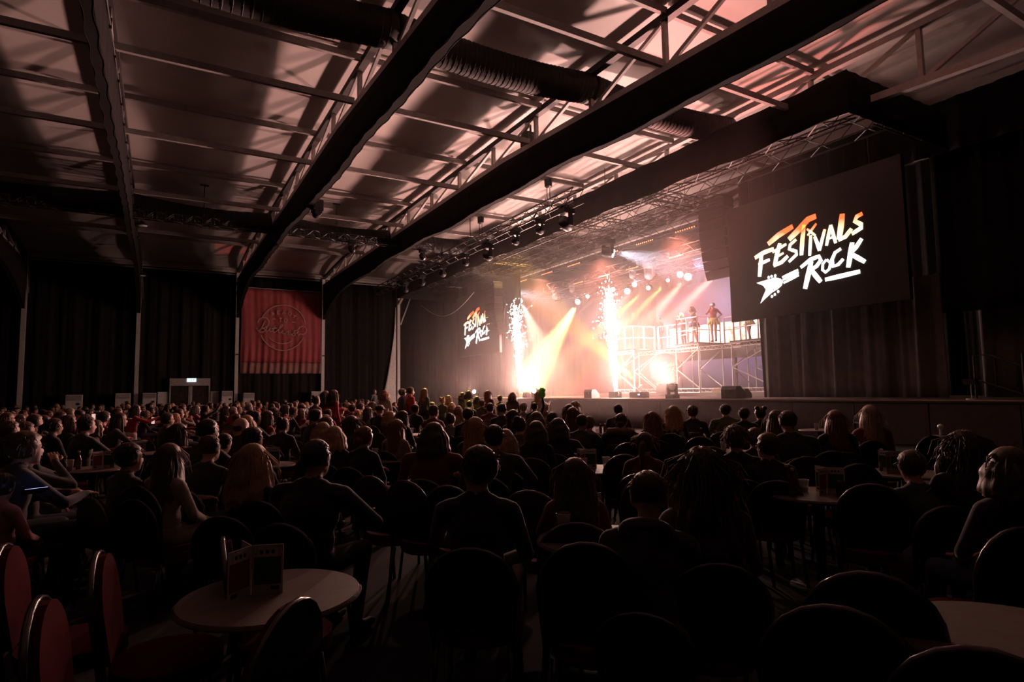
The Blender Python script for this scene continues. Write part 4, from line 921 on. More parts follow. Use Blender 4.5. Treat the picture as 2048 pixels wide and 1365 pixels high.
# hair shapes, in head coordinates (x forward, z up)
def hair_cap(push=1.0, noise=.004, seed=0, low=-.06, n=26):
    rr = random.Random(seed); mb = MB().ball((-.014, 0, .034), (.112, .092, .107), n, 18); out = []
    for v in mb.v:
        x, y, z = v
        face = x > .045 - max(0, z - .05) * 1.6 and z < .085
        if face or z < low:
            k = .78 if face else .84
            x, y, z = x * k, y * k, max(z, low) * (k if z > 0 else 1)
        else:
            j = 1 + noise * 10 * (rr.random() - .4); x, y, z = x * j, y * j, .034 + (z - .034) * j
        out.append((x * push, y * push, z))
    mb.v = out; return mb
def hair_fall(mb, length, wid=1.0, wave=.006, flare=.25, span=118, seed=0, n=40, m=16):
    rr = random.Random(seed); ph = [rr.uniform(0, 6) for _ in range(6)]
    def sf(u, v, k):
        a = math.radians(180 - span + 2 * span * u); t = v; z = .06 - length * t
        r = (.098 + .03 * math.sin(min(1, t * 3) * PI / 2) + flare * .12 * t) * wid
        r += wave * math.sin(a * 17 + ph[0]) + wave * .8 * math.sin(t * 13 + a * 3 + ph[1]) * (t > .15) + .5 * wave * math.sin(a * 41 + ph[2] + t * 4)
        r *= k; end = 1 - .12 * (t > .92); back = .02 * t
        return Vector((math.cos(a) * r * 1.02 * end - .015 - back, math.sin(a) * r * .86 * end, z - .02 * math.sin(a * 9 + ph[3]) * t))
    mb.grid(lambda u, v: sf(u, v, 1), n, m, 0); mb.grid(lambda u, v: sf(u, v, .72), n, m, 0, True)
    a0 = len(mb.v) - 2 * (n + 1) * (m + 1); b0 = a0 + (n + 1) * (m + 1); w = m + 1
    for i in range(n): mb.f.append((a0 + i * w + m, b0 + i * w + m, b0 + (i + 1) * w + m, a0 + (i + 1) * w + m)); mb.m.append(0)
    for j in range(m):
        mb.f.append((a0 + j, a0 + j + 1, b0 + j + 1, b0 + j)); mb.m.append(0); mb.f.append((a0 + n * w + j + 1, a0 + n * w + j, b0 + n * w + j, b0 + n * w + j + 1)); mb.m.append(0)
    return mb
def strands(mb, n, L, seed, spread=.02, base=.105):
    rr = random.Random(seed)
    for k in range(n):
        a = rr.uniform(math.radians(70), math.radians(290)); e = rr.uniform(.1, 1.2); d = Vector((math.cos(a) * math.cos(e), math.sin(a) * math.cos(e) * .86, math.sin(e))); p = d * base + Vector((-.014, 0, .034))
        q = p + Vector((d.x * .4, d.y * .4, .3 * d.z - .5)).normalized() * L * .5 + Vector([rr.uniform(-spread, spread) for _ in range(3)]); r = q + Vector((d.x * .2, d.y * .2, -1)).normalized() * L * .5 + Vector([rr.uniform(-spread, spread) for _ in range(3)])
        mb.tube([p, q, r], [.004, .003, .001], 4, cap=False)
    return mb
def bun(mb, c, r): return mb.ball(c, r, 12, 8)
H = {}
H['short'] = strands(hair_cap(1.01, .006, 1), 150, .035, 1, .012); H['short2'] = strands(hair_cap(1.02, .008, 2), 60, .05, 2); H['messy'] = strands(hair_cap(1.06, .012, 3), 140, .07, 3, .03); H['crop'] = strands(hair_cap(.975, .003, 4, -.03), 120, .018, 4, .006)
H['bald'] = MB().ball((-.06, 0, -.0), (.052, .074, .05), 14, 8)
H['long'] = strands(hair_fall(hair_cap(1.02, .003, 5, -.02), .40, 1, .004, .2, seed=5), 50, .2, 5); H['long2'] = strands(hair_fall(hair_cap(1.03, .004, 6, -.02), .33, 1.08, .006, .45, seed=6), 70, .2, 6, .03)
H['bob'] = strands(hair_fall(hair_cap(1.04, .004, 7, -.02), .21, 1.12, .005, .3, seed=7), 60, .12, 7); H['curly'] = strands(hair_fall(hair_cap(1.08, .014, 8, -.02), .44, 1.16, .013, .5, seed=8), 260, .2, 8, .04, .11)
H['bun'] = bun(strands(hair_cap(1.01, .004, 9), 50, .07, 9, .03), (-.09, 0, .115), (.048, .048, .042)); H['lowbun'] = bun(strands(hair_cap(1.02, .004, 10), 60, .09, 10, .03), (-.125, 0, -.02), (.05, .055, .05))
H['pony'] = strands(hair_cap(1.02, .004, 11), 70, .1, 11, .035).tube([(-.11, 0, .05), (-.17, 0, .02), (-.19, 0, -.1), (-.165, .01, -.24)], [.022, .034, .03, .008], 10)
H['buns'] = bun(bun(hair_cap(1.01, .004, 12), (-.05, .07, .12), .042), (-.05, -.07, .12), .042)
H['cap'] = MB().lathe([(.108, .02), (.112, .06), (.1, .105), (.06, .135), (.01, .145)], 22, (-.012, 0, 0)).prism([(.06, -.085), (.11, -.08), (.17, -.05), (.185, 0), (.17, .05), (.11, .08), (.06, .085)], .014, Matrix.Translation((0, 0, .035)))
HAIR = {k: v.mesh('hair_' + k, mat('hair_slot', (.05, .035, .025), .5), True) for k, v in H.items()}
def furhood():
    mb = MB(); rr = random.Random(3)
    for k in range(420):
        a = rr.uniform(-2.3, 2.3); c = Vector((-.13 - .06 * math.cos(a) , .17 * math.sin(a), -.13 + .02 * math.cos(a))); d = Vector([rr.gauss(0, 1) for _ in range(3)]).normalized(); mb.tube([c + d * .02, c + d * .075], [.008, .001], 3, cap=False)
    mb.tube([(-.13 - .06 * math.cos(a), .17 * math.sin(a), -.13 + .02 * math.cos(a)) for a in np.linspace(-2.4, 2.4, 20)], .045, 8); return mb
HOOD = furhood().mesh('fur_trim', mat('fur', (.28, .2, .15), .9), True)
def collar_mesh():
    return MB().tube([(-.055 + .105 * math.cos(a), .105 * math.sin(a), -.165 - .03 * math.cos(a)) for a in np.linspace(.5, 2 * PI - .5, 18)], [.012] + [.034] * 16 + [.012], 8)
HOODF = collar_mesh().mesh('hood', mat('hood_slot', (.06, .055, .055), .85), True)

SKIN = [mat('skin_fair', (.60, .37, .29), .55, vary=.06), mat('skin_tan', (.46, .27, .19), .55, vary=.06), mat('skin_deep', (.16, .085, .055), .5, vary=.06)]
TOPC = {k: mat('cloth_' + k, c, .85, vary=.15, scale=14, bump=.15, bscale=60, sheen=.35) for k, c in dict(black=(.018, .017, .018), navy=(.02, .024, .045), charcoal=(.05, .048, .05), grey=(.16, .15, .15), red=(.38, .02, .03), maroon=(.16, .015, .025), white=(.6, .56, .53), cream=(.42, .36, .3), green=(.06, .11, .06), blue=(.03, .1, .2), brown=(.11, .065, .045), pink=(.5, .2, .22), olive=(.09, .085, .05), tan=(.3, .21, .13)).items()}
TROU = [mat('denim', (.03, .04, .08), .85, vary=.2), mat('trousers_black', (.015, .015, .017), .85), mat('trousers_stone', (.26, .22, .18), .85), mat('tutu', (.75, .68, .2), .8, vary=.5, scale=30), mat('trousers_white', (.6, .52, .5), .85)]
HAIRC = {k: mat('hair_' + k + '_tone', c, .48, vary=.3, scale=40, bump=.3, bscale=160, sheen=.35) for k, c in dict(black=(.012, .01, .009), dark=(.028, .018, .013), brown=(.075, .042, .026), auburn=(.16, .06, .028), blond=(.36, .21, .10), pale=(.32, .22, .14), grey=(.2, .18, .17)).items()}
for _m in HAIRC.values():
    _b = _m.node_tree.nodes['Principled BSDF']; _b.inputs['Sheen Tint'].default_value = (.9, .55, .38, 1)
HEADM = {k: Matrix([list(m['head'])[i * 4:i * 4 + 4] for i in range(4)]) for k, m in POSES.items()}
def person(x, y, pose, hair, hc, top, label, group=None, rz=None, s=1.0, skin=0, tr=1, z=0.0, hood=None):
    if rz is None: rz = math.atan2(22.5 - y, 20.5 - x)
    o = put('person', POSES[pose], None, (x, y, z), rz); o.scale = (s, s, s)
    for i, m in ((SK, SKIN[skin]), (TP, TOPC[top]), (TR, TROU[tr])):
        o.material_slots[i].link = 'OBJECT'; o.material_slots[i].material = m
    tag(o, label, 'person', group)
    if hair:
        h = put('cap' if hair == 'cap' else 'hair', HAIR[hair], o); h.matrix_local = HEADM[pose]
        h.material_slots[0].link = 'OBJECT'; h.material_slots[0].material = HAIRC[hc] if hc in HAIRC else TOPC[hc]
    if hood:
        h = put('fur_trim' if hood == 'fur' else 'hood', HOOD if hood == 'fur' else HOODF, o); h.matrix_local = HEADM[pose]
        if hood != 'fur': h.material_slots[0].link = 'OBJECT'; h.material_slots[0].material = TOPC[top]
    return o
PEOPLE = [
    (1.91, 2.08, 'phone', 'crop', 'dark', 'charcoal', 0.93, 1, 'person in a dark hooded top with cropped hair, back turned, beside the plastic cups', {'hood': 'h'}),
    (2.25, 2.05, 'slim', 'curly', 'dark', 'charcoal', 1.0, 0, 'person with very big dark curly hair seated right of the hooded one', {}),
    (1.47, 2.88, 'turn', 'short', 'black', 'black', 1.0, 1, 'person in glasses and black with short dark hair, head turned to the stage, front centre', {}),
    (2.22, 3.04, 'slim', 'long2', 'dark', 'maroon', 0.9, 0, 'person with long loose dark hair seated behind the near plastic cup', {}),
    (0.83, 3.96, 'broad', 'crop', 'black', 'black', 1.0, 1, 'broad person in a black jacket with cropped black hair and a small chest mark', {}),
    (0.54, 4.41, 'slim', 'long2', 'blond', 'black', 0.97, 0, 'person with wavy blond hair seated left of the broad black jacket', {}),
    (0.08, 5.46, 'turn', 'long', 'brown', 'cream', 0.94, 0, 'person with long light brown hair and a pale knitted top', {}),
    (-0.19, 5.73, 'lap', 'short', 'black', 'black', 0.94, 1, 'dark-haired young person in profile, left of the pale knitted top', {}),
    (0.34, 5.88, 'table', 'crop', 'dark', 'black', 0.96, 0, 'person with a close crop and dark top looking up right', {}),
    (0.6, 7.6, 'phone', 'short', 'black', 'grey', 0.89, 0, 'child in glasses with dark hair holding something in both hands', {}),
    (2.69, 4.97, 'broad', 'short', 'black', 'charcoal', 0.98, 0, 'large person in a dark top with thick dark hair, cheek lit', {}),
    (2.99, 5.26, 'slim', 'bob', 'blond', 'brown', 0.93, 0, 'person with light hair just right of the large dark-haired one', {}),
    (2.16, 5.16, 'broad', 'bob', 'dark', 'maroon', 1.01, 0, 'person with a dark bob and a red shoulder', {}),
    (3.07, 6.1, 'slim', 'long', 'blond', 'charcoal', 1.0, 0, 'person with long straight fair hair hanging down the back', {}),
    (3.91, 4.26, 'slim', 'pony', 'brown', 'maroon', 0.91, 0, 'person with a ponytail and a dark red top', {}),
    (4.31, 3.55, 'lap', 'messy', 'brown', 'black', 0.97, 0, 'person with tousled brown hair in front of the empty chair rims', {}),
    (4.46, 3.35, 'turn', 'short2', 'dark', 'black', 0.92, 0, 'young person with a swept fringe looking to the right', {}),
    (5.31, 4.13, 'lap', 'short2', 'brown', 'black', 0.9, 0, 'person whose brown hair shows between the tousled and the swept heads', {}),
    (5.98, 4.19, 'broad', 'crop', 'black', 'black', 1.02, 1, 'big person in black with a bright ear line before the stage front', {}),
    (6.55, 4.77, 'slim', 'long', 'brown', 'black', 1.0, 0, 'person with long brown hair left of the big person in black', {}),
    (6.9, 4.23, 'slim', 'long', 'auburn', 'black', 1.0, 0, 'person with long ginger hair alone before the dark stage front', {}),
    (7.65, 4.24, 'slim', 'long', 'pale', 'maroon', 1.03, 0, 'person with long pale blond hair at the right end of the crowd', {}),
    (8.96, 7.56, 'broad', 'short', 'black', 'olive', 0.99, 1, 'person in a padded jacket with a turned up collar near the stage', {}),
    (8.71, 6.98, 'lap', 'short', 'black', 'black', 0.95, 1, 'person with short black hair right of the padded jacket', {}),
    (9.06, 6.92, 'lap', 'buns', 'black', 'black', 0.95, 1, 'person with two round hair buns near the stage front', {}),
    (8.05, 7.52, 'lap', 'short2', 'dark', 'black', 0.99, 0, 'person with spiky dark hair and a black jacket near the stage', {}),
    (7.37, 7.3, 'slim', 'long2', 'blond', 'black', 1.0, 0, 'person with long fair hair rim lit, left of the spiky-haired one', {}),
    (6.39, 6.75, 'slim', 'long2', 'auburn', 'black', 0.96, 0, 'person with full reddish fair hair below the stage edge', {}),
    (5.64, 6.61, 'broad', 'lowbun', 'dark', 'black', 0.96, 0, 'person in a black coat with a wide fur hood', {'hood': 'fur'}),
    (7.92, 9.34, 'lap', 'crop', 'black', 'black', 0.99, 2, 'person in profile with cropped black hair right below the tall fountain', {}),
    (5.21, 6.98, 'broad', 'crop', 'black', 'charcoal', 0.95, 1, 'broad person with cropped hair and a dark shirt, back turned, centre', {}),
    (5.52, 7.18, 'lap', 'short', 'brown', 'brown', 0.92, 0, 'child with short brown hair beside the broad dark shirt', {}),
    (4.24, 6.15, 'broad', 'bob', 'black', 'black', 0.96, 0, 'person with thick black hair in a black coat, centre of the crowd', {}),
    (3.8, 5.95, 'slim', 'bob', 'dark', 'black', 0.95, 0, 'person with a rounded dark bob left of the thick black hair', {}),
    (4.04, 6.74, 'slim', 'bun', 'dark', 'brown', 0.96, 0, 'person with a top knot, back turned', {}),
    (4.85, 7.58, 'slim', 'bob', 'brown', 'brown', 0.98, 0, 'person with a brown bob two rows before the top knot', {}),
    (5.29, 7.8, 'lap', 'crop', 'black', 'black', 0.96, 1, 'person with short black hair right of the brown bob', {}),
    (5.92, 10.51, 'lap', 'crop', 'black', 'black', 1.03, 1, 'tall person with a flat black crop before the left fountain', {}),
    (5.34, 9.11, 'slim', 'long', 'black', 'black', 0.97, 0, 'person with long black hair right of the flat crop', {}),
    (5.97, 8.2, 'slim', 'long', 'brown', 'charcoal', 1.0, 0, 'person with long brown hair, nearest of the cluster below the stage', {}),
    (7.17, 9.98, 'slim', 'bob', 'dark', 'black', 1.0, 0, 'dark head behind the long brown hair below the stage', {}),
    (8.67, 11.8, 'slim', 'long', 'pale', 'cream', 1.02, 0, 'person with long pale hair below the stage front', {}),
    (7.55, 12.35, 'lap', 'short2', 'grey', 'grey', 1.0, 0, 'person with short grey hair lit from the fountain', {}),
    (8.83, 13.33, 'lap', 'messy', 'pale', 'brown', 0.95, 0, 'child in a fluffy hat beside the raised arm', {}),
    (4.56, 9.98, 'lap', 'bun', 'dark', 'grey', 0.92, 0, 'child with hair tied up and a light top', {}),
    (4.65, 9.45, 'lap', 'short', 'dark', 'black', 1.0, 0, 'person with short dark hair facing right, right of the tied up hair', {}),
    (8.42, 17.01, 'lap', 'short', 'black', 'black', 1.0, 1, 'person with black hair before the yellow-lit children', {}),
    (4.53, 10.69, 'lap', 'short2', 'dark', 'maroon', 1.03, 0, 'person with round dark hair and a red sleeve', {}),
    (5.42, 13.94, 'lap', 'short', 'black', 'black', 1.0, 1, 'person with short black hair looking right, in front of the red shirt', {}),
    (8.83, 21.82, 'lap', 'short2', 'dark', 'black', 1.0, 0, 'dark-haired person near the pale wall lining', {}),
    (3.67, 10.09, 'slim', 'long', 'dark', 'black', 0.98, 0, 'person with long dark hair below the red shirt', {}),
    (3.85, 11.27, 'slim', 'bob', 'blond', 'brown', 0.95, 0, 'person with fair hair beside the long dark hair', {}),
    (4.51, 13.88, 'lap', 'cap', 'black', 'black', 1.0, 1, 'person in a dark cap looking right', {}),
    (2.73, 7.74, 'slim', 'long', 'auburn', 'tan', 0.95, 0, 'person with straight fair red hair and a tan top', {}),
    (1.89, 6.38, 'slim', 'lowbun', 'auburn', 'black', 0.95, 0, 'person with loosely pinned reddish hair, second row centre left', {}),
    (2.16, 7.87, 'slim', 'long', 'dark', 'black', 1.0, 0, 'person with long dark hair and a lit cheek behind the pinned hair', {}),
    (1.72, 6.94, 'slim', 'bob', 'blond', 'black', 0.94, 0, 'person with a fair bob bending forward', {}),
    (2.01, 8.51, 'lap', 'short', 'brown', 'black', 0.98, 0, 'short-haired person behind the fair bob', {}),
    (1.78, 7.77, 'slim', 'bob', 'blond', 'black', 0.95, 0, 'fair-haired person left of the fair bob', {}),
    (2.21, 10.35, 'broad', 'short', 'black', 'black', 1.03, 1, 'person with thick black hair below the standing child in white', {}),
    (3.42, 14.32, 'lap', 'short', 'black', 'red', 0.95, 1, 'child with black hair in red before the standing pair', {}),
    (1.66, 9.78, 'lap', 'bun', 'black', 'black', 0.95, 1, 'dark figure with a top knot on a chair, left of centre', {}),
    (4.48, 16.07, 'lap', 'short', 'black', 'black', 1.0, 0, 'person with glasses in the lit row right of the standing pair', {}),
    (5.24, 17.9, 'lap', 'short', 'dark', 'white', 1.0, 0, 'boy in a white shirt in the lit row', {}),
    (0.81, 6.43, 'lap', 'short', 'black', 'black', 0.98, 0, 'short-haired person directly above the wavy blond head', {}),
    (1.5, 11.61, 'clap', 'short2', 'black', 'black', 1.0, 0, 'laughing person with dark hair, hands together', {}),
    (1.7, 11.74, 'slim', 'long', 'dark', 'red', 1.0, 0, 'person with long dark hair in red beside the laughing one', {}),
    (1.09, 9.48, 'slim', 'bob', 'blond', 'charcoal', 1.0, 0, 'fair-haired person left of the laughing one', {}),
    (0.84, 8.26, 'broad', 'bald', 'dark', 'black', 1.02, 0, 'balding person with a shiny forehead, left of the fair head', {}),
    (0.77, 10.74, 'lap', 'short', 'blond', 'black', 0.88, 0, 'small fair-haired child looking up', {}),
    (0.38, 6.91, 'broad', 'crop', 'black', 'black', 1.04, 1, 'person with a round dark crop left of the small fair child', {}),
    (0.19, 8.07, 'slim', 'long', 'dark', 'red', 0.98, 0, 'person with long straight hair and a red collar', {}),
    (0.15, 12.34, 'lap', 'short', 'dark', 'black', 1.0, 0, 'person with short hair and a bright cheek below the exit doors', {}),
    (0.44, 17.39, 'slim', 'pony', 'dark', 'maroon', 0.98, 0, 'person with tied back hair seen from behind below the doors', {}),
    (0.08, 27.81, 'lap', 'cap', 'black', 'black', 1.0, 1, 'person in a peaked cap left of the doors', {}),
    (1.03, 21.08, 'clap', 'bob', 'grey', 'pink', 1.0, 0, 'clapping person in a light patterned top below the doors', {}),
    (1.26, 20.62, 'wave', 'short', 'black', 'black', 1.0, 0, 'person with hands raised to clap below the doors', {}),
    (1.91, 25.27, 'drink', 'short', 'black', 'black', 1.0, 0, 'person drinking, right of the raised hands', {}),
    (1.63, 18.73, 'slim', 'long', 'black', 'black', 1.0, 0, 'person with long black hair and a lit profile near the banner post', {}),
    (2.83, 27.2, 'lap', 'short', 'black', 'black', 1.0, 0, 'bearded person near the banner post', {}),
    (-0.93, 14.55, 'lap', 'short', 'black', 'blue', 0.94, 0, 'child in a white face mask and blue lower clothes at the left', {'mask': 1}),
    (-0.86, 11.52, 'slim', 'bob', 'brown', 'maroon', 0.95, 0, 'person with brown hair left of the masked child', {}),
    (-0.91, 10.18, 'broad', 'short', 'black', 'black', 1.03, 0, 'dark-haired bearded person looking right, left crowd', {}),
    (-1.32, 10.95, 'slim', 'pony', 'dark', 'black', 1.0, 0, 'person with tied dark hair in clear profile, left crowd', {}),
    (-0.95, 6.57, 'drink', 'short', 'dark', 'charcoal', 0.97, 1, 'young person drinking from a dark cup at the left', {}),
    (-1.43, 9.66, 'lap', 'short', 'dark', 'black', 1.0, 0, 'person with a long face behind the drinking one', {}),
    (-1.54, 9.39, 'lap', 'short2', 'brown', 'black', 1.02, 0, 'person with head thrown back at the left edge', {}),
    (-0.97, 5.95, 'table', 'messy', 'brown', 'navy', 1.03, 0, 'person with brown hair bending down at the left edge', {}),
    (-0.97, 5.81, 'lap', 'short', 'black', 'pink', 0.8, 1, 'child in profile at the left edge above a light sleeve', {}),
    (-1.8, 15.95, 'slim', 'bob', 'dark', 'black', 1.0, 0, 'person with a lit face above the tied dark hair, left crowd', {}),
    (4.62, 1.97, 'lap', 'curly', 'black', 'black', 0.98, 1, 'person with a dark mass of hair in the black right corner', {}),
    (4.37, 2.13, 'phone', 'short2', 'dark', 'charcoal', 0.88, 0, 'person in a dark jacket bent over the right table', {}),
    (3.91, 1.46, 'lap', 'bob', 'dark', 'black', 0.96, 0, 'person with streaked hair cut by the right edge', {}),
]
STANDERS = [
    (-0.45, 14.83, 'reach', 'long', 'black', 'red', 0.84, 0, 'person with long black hair leaning over in a red top and white trousers', {'tr': 4}),
    (3.06, 13.92, 'standw', 'bun', 'dark', 'grey', 0.91, 0, 'standing child with tied hair in a pale shirt before the red pair', {}),
    (3.72, 15.85, 'standw', 'long2', 'dark', 'red', 0.98, 0, 'left one of the standing pair in red with long dark hair', {}),
    (3.78, 15.23, 'standw', 'long2', 'dark', 'red', 0.99, 0, 'right one of the standing pair in a red dress with long dark hair', {}),
    (9.92, 31.4, 'stand', 'short', 'brown', 'black', 1.04, 0, 'crew member standing in the shade beside the pale wall lining', {}),
    (5.53, 16.53, 'standw', 'bob', 'auburn', 'cream', 0.98, 0, 'standing person in a patterned pale shirt before the wall lining', {}),
    (6.3, 17.23, 'standw', 'messy', 'brown', 'charcoal', 1.0, 0, 'standing person with swept up hair left of the red shirt', {}),
    (6.51, 17.11, 'stand', 'short', 'dark', 'red', 1.03, 0, 'standing person in a bright red shirt', {}),
    (7.64, 18.78, 'standw', 'long', 'auburn', 'charcoal', 1.01, 0, 'standing person with long reddish hair right of the red shirt', {}),
    (8.51, 15.94, 'standw', 'long', 'auburn', 'maroon', 0.95, 0, 'standing person with long hair before the floor lamp', {}),
    (8.64, 14.71, 'standw', 'bob', 'brown', 'brown', 0.91, 0, 'standing person with curly hair below the left fountain', {}),
    (9.25, 14.36, 'reach', 'long', 'blond', 'cream', 0.92, 0, 'standing person with long fair hair holding out an arm before the stage', {}),
    (7.02, 11.03, 'raised', 'short', 'black', 'black', 0.78, 0, 'person in dark raising an arm with a green glove', {}),
    (8.91, 18.04, 'standw', 'bob', 'dark', 'white', 0.95, 0, 'standing child in a white top in the yellow light', {}),
    (9.17, 19.06, 'standw', 'bob', 'brown', 'olive', 0.92, 0, 'standing child in green in the yellow light', {}),
    (7.71, 17.01, 'standw', 'bob', 'blond', 'cream', 0.87, 0, 'standing child with fair hair left in the yellow light', {}),
    (7.14, 16.19, 'standw', 'buns', 'blond', 'charcoal', 0.84, 0, 'standing child with a hair bow left of the fair one', {}),
    (7.17, 15.6, 'standw', 'bob', 'blond', 'tan', 0.76, 0, 'small fair child in front of the yellow-lit group', {}),
    (6.47, 13.69, 'standw', 'bob', 'auburn', 'tan', 0.73, 0, 'small child with an orange lit face', {}),
    (8.93, 17.46, 'standw', 'bob', 'dark', 'olive', 0.84, 0, 'standing child right in the yellow light', {}),
    (9.32, 16.65, 'standw', 'short', 'brown', 'charcoal', 0.85, 0, 'standing child before the left fountain box', {}),
    (7.44, 14.27, 'standw', 'messy', 'brown', 'brown', 0.8, 0, 'child with tousled hair below the standing long-haired one', {}),
    (6.67, 12.4, 'lap', 'short', 'dark', 'maroon', 1.01, 0, 'seated child right of the tousled child', {}),
]
FARCROWD = [
    (-6.09, 35.79, 0.93),
    (-5.05, 31.44, 0.91),
    (-2.68, 17.54, 0.95),
    (-4.37, 30.98, 0.92),
    (-3.79, 28.65, 0.91),
    (-2.68, 21.41, 0.95),
    (-1.97, 19.15, 1.02),
    (-1.7, 17.76, 1.0),
    (-2.12, 23.81, 1.0),
    (-1.87, 23.24, 0.93),
    (-2.86, 37.3, 0.97),
    (-2.67, 38.42, 0.92),
    (-1.62, 28.0, 0.93),
    (-0.82, 17.1, 1.02),
    (-4.34, 37.3, 1.01),
    (-0.67, 33.62, 1.0),
    (-0.52, 37.3, 0.93),
    (-0.3, 38.42, 0.98),
    (0.28, 27.84, 1.01),
    (0.53, 28.92, 1.01),
    (1.39, 37.3, 0.91),
    (1.7, 38.42, 0.99),
    (1.98, 38.42, 0.92),
    (4.35, 37.3, 0.91),
    (3.89, 30.75, 1.01),
    (3.64, 26.97, 0.97),
    (5.42, 37.37, 0.94),
    (4.08, 25.32, 0.97),
    (5.59, 32.44, 1.01),
    (4.38, 23.4, 1.01),
    (4.69, 23.94, 0.97),
    (5.86, 28.71, 0.95),
    (4.09, 22.81, 0.98),
    (3.75, 24.63, 0.96),
    (7.17, 34.06, 0.92),
    (9.34, 34.84, 0.94),
    (9.12, 33.2, 0.91),
    (9.77, 34.52, 0.98),
    (9.93, 33.69, 0.97),
    (9.15, 30.43, 0.94),
    (5.32, 17.16, 1.03),
    (6.71, 25.51, 0.93),
    (-5.53, 37.3, 0.95),
    (-5.34, 38.42, 0.98),
    (-4.22, 38.42, 0.95),
    (-2.52, 38.42, 0.94),
    (-1.12, 28.44, 1.02),
    (3.43, 36.05, 0.91),
    (4.06, 36.58, 0.91),
    (1.86, 27.57, 1.0),
    (0.88, 28.43, 0.98),
    (10.62, 33.03, 0.93),
    (10.02, 32.95, 0.94),
    (-0.21, 22.75, 0.96),
    (-0.45, 24.45, 0.91),
    (-0.59, 13.11, 0.99),
    (-0.67, 12.54, 1.02),
    (-1.73, 12.52, 1.02),
    (-1.67, 12.93, 1.0),
    (-1.21, 11.5, 1.02),
    (-1.99, 20.26, 0.9),
    (-1.38, 16.55, 0.94),
    (-0.94, 13.53, 1.03),
    (-6.12, 38.42, 1.0),
    (-2.53, 15.19, 1.02),
    (2.8, 15.55, 0.98),
    (2.16, 13.81, 1.01),
    (3.14, 16.08, 0.94),
    (4.49, 17.28, 0.92),
    (4.43, 14.57, 0.96),
    (4.43, 15.43, 0.92),
    (0.35, 15.58, 0.93),
    (1.6, 15.5, 0.89),
    (1.67, 17.25, 0.99),
    (2.63, 16.85, 0.94),
    (3.39, 17.31, 1.01),
    (-3.06, 18.69, 0.96),
    (2.63, 18.26, 0.89),
    (4.11, 18.14, 0.91),
    (-0.35, 20.0, 0.92),
    (0.67, 19.95, 0.88),
    (2.47, 19.99, 0.87),
    (3.42, 19.6, 0.97),
    (4.2, 19.99, 0.91),
    (5.42, 19.98, 1.0),
    (6.28, 19.87, 0.94),
    (8.21, 19.75, 0.96),
    (-1.16, 21.25, 0.91),
    (2.53, 21.04, 0.99),
    (6.33, 20.85, 0.89),
    (-3.39, 22.35, 0.96),
    (0.7, 22.57, 0.99),
    (2.39, 22.48, 0.92),
    (-3.1, 23.79, 0.94),
    (1.42, 23.69, 0.89),
    (2.32, 23.91, 1.01),
    (6.01, 24.03, 1.02),
    (6.97, 23.93, 0.87),
    (9.27, 23.97, 0.95),
    (-4.46, 25.1, 0.91),
    (-3.13, 25.42, 0.89),
    (-2.14, 25.4, 0.86),
    (0.58, 25.23, 0.95),
    (10.08, 25.18, 0.95),
    (-4.34, 26.72, 0.91),
    (-1.22, 26.2, 0.95),
    (4.42, 26.53, 0.91),
    (6.13, 26.66, 0.94),
    (7.37, 26.46, 0.92),
    (9.98, 26.64, 1.0),
    (10.86, 26.6, 0.92),
    (-2.51, 27.84, 0.92),
    (3.38, 27.95, 0.98),
    (4.45, 28.13, 0.98),
    (7.23, 27.7, 0.89),
    (9.77, 28.04, 0.88),
    (11.11, 28.05, 0.9),
    (-0.53, 29.33, 0.92),
    (2.47, 29.42, 0.98),
    (9.0, 29.24, 0.91),
    (11.09, 29.46, 0.97),
    (-0.35, 30.36, 1.01),
    (1.22, 30.38, 0.93),
    (5.35, 30.7, 0.94),
    (7.27, 30.79, 0.94),
    (10.06, 30.35, 0.89),
    (-1.48, 31.82, 0.92),
    (0.63, 32.03, 0.93),
    (2.53, 31.69, 0.94),
    (3.49, 31.64, 0.99),
    (8.05, 32.08, 0.95),
    (9.26, 32.09, 0.96),
    (-5.26, 33.42, 0.93),
    (-4.06, 33.05, 0.94),
    (-2.28, 33.21, 0.96),
    (0.44, 33.27, 0.91),
    (3.4, 33.31, 1.01),
    (6.38, 33.49, 0.98),
    (7.34, 33.1, 0.89),
    (12.78, 33.28, 0.93),
    (-5.97, 34.38, 0.91),
    (-5.13, 34.79, 0.95),
    (-4.03, 34.44, 0.93),
    (-1.25, 34.39, 1.0),
    (-0.35, 34.85, 1.0),
    (1.42, 34.74, 0.89),
    (2.24, 34.34, 0.99),
    (4.55, 34.34, 1.0),
    (8.15, 34.88, 0.87),
    (11.92, 34.86, 0.99),
    (-5.02, 35.86, 0.9),
    (-3.37, 36.18, 0.9),
    (-1.56, 35.72, 0.97),
    (7.33, 35.89, 0.87),
    (11.89, 35.91, 0.94),
    (13.0, 35.79, 0.86),
]
TABLES = [
    (0.45, 2.87),
    (4.6, 3.01),
    (2.54, 0.96),
    (2.6, 7.77),
    (4.19, 5.27),
    (2.25, 2.83),
    (7.26, 8.88),
    (7.31, 7.1),
    (6.65, 5.69),
    (1.16, 8.09),
    (-0.66, 9.0),
    (6.37, 3.22),
    (4.68, 11.81),
    (5.94, 12.29),
    (11.3, 7.28),
    (0.12, 10.89),
    (-1.0, 7.15),
    (8.76, 6.34),
    (7.17, 10.87),
    (3.33, 12.49),
]
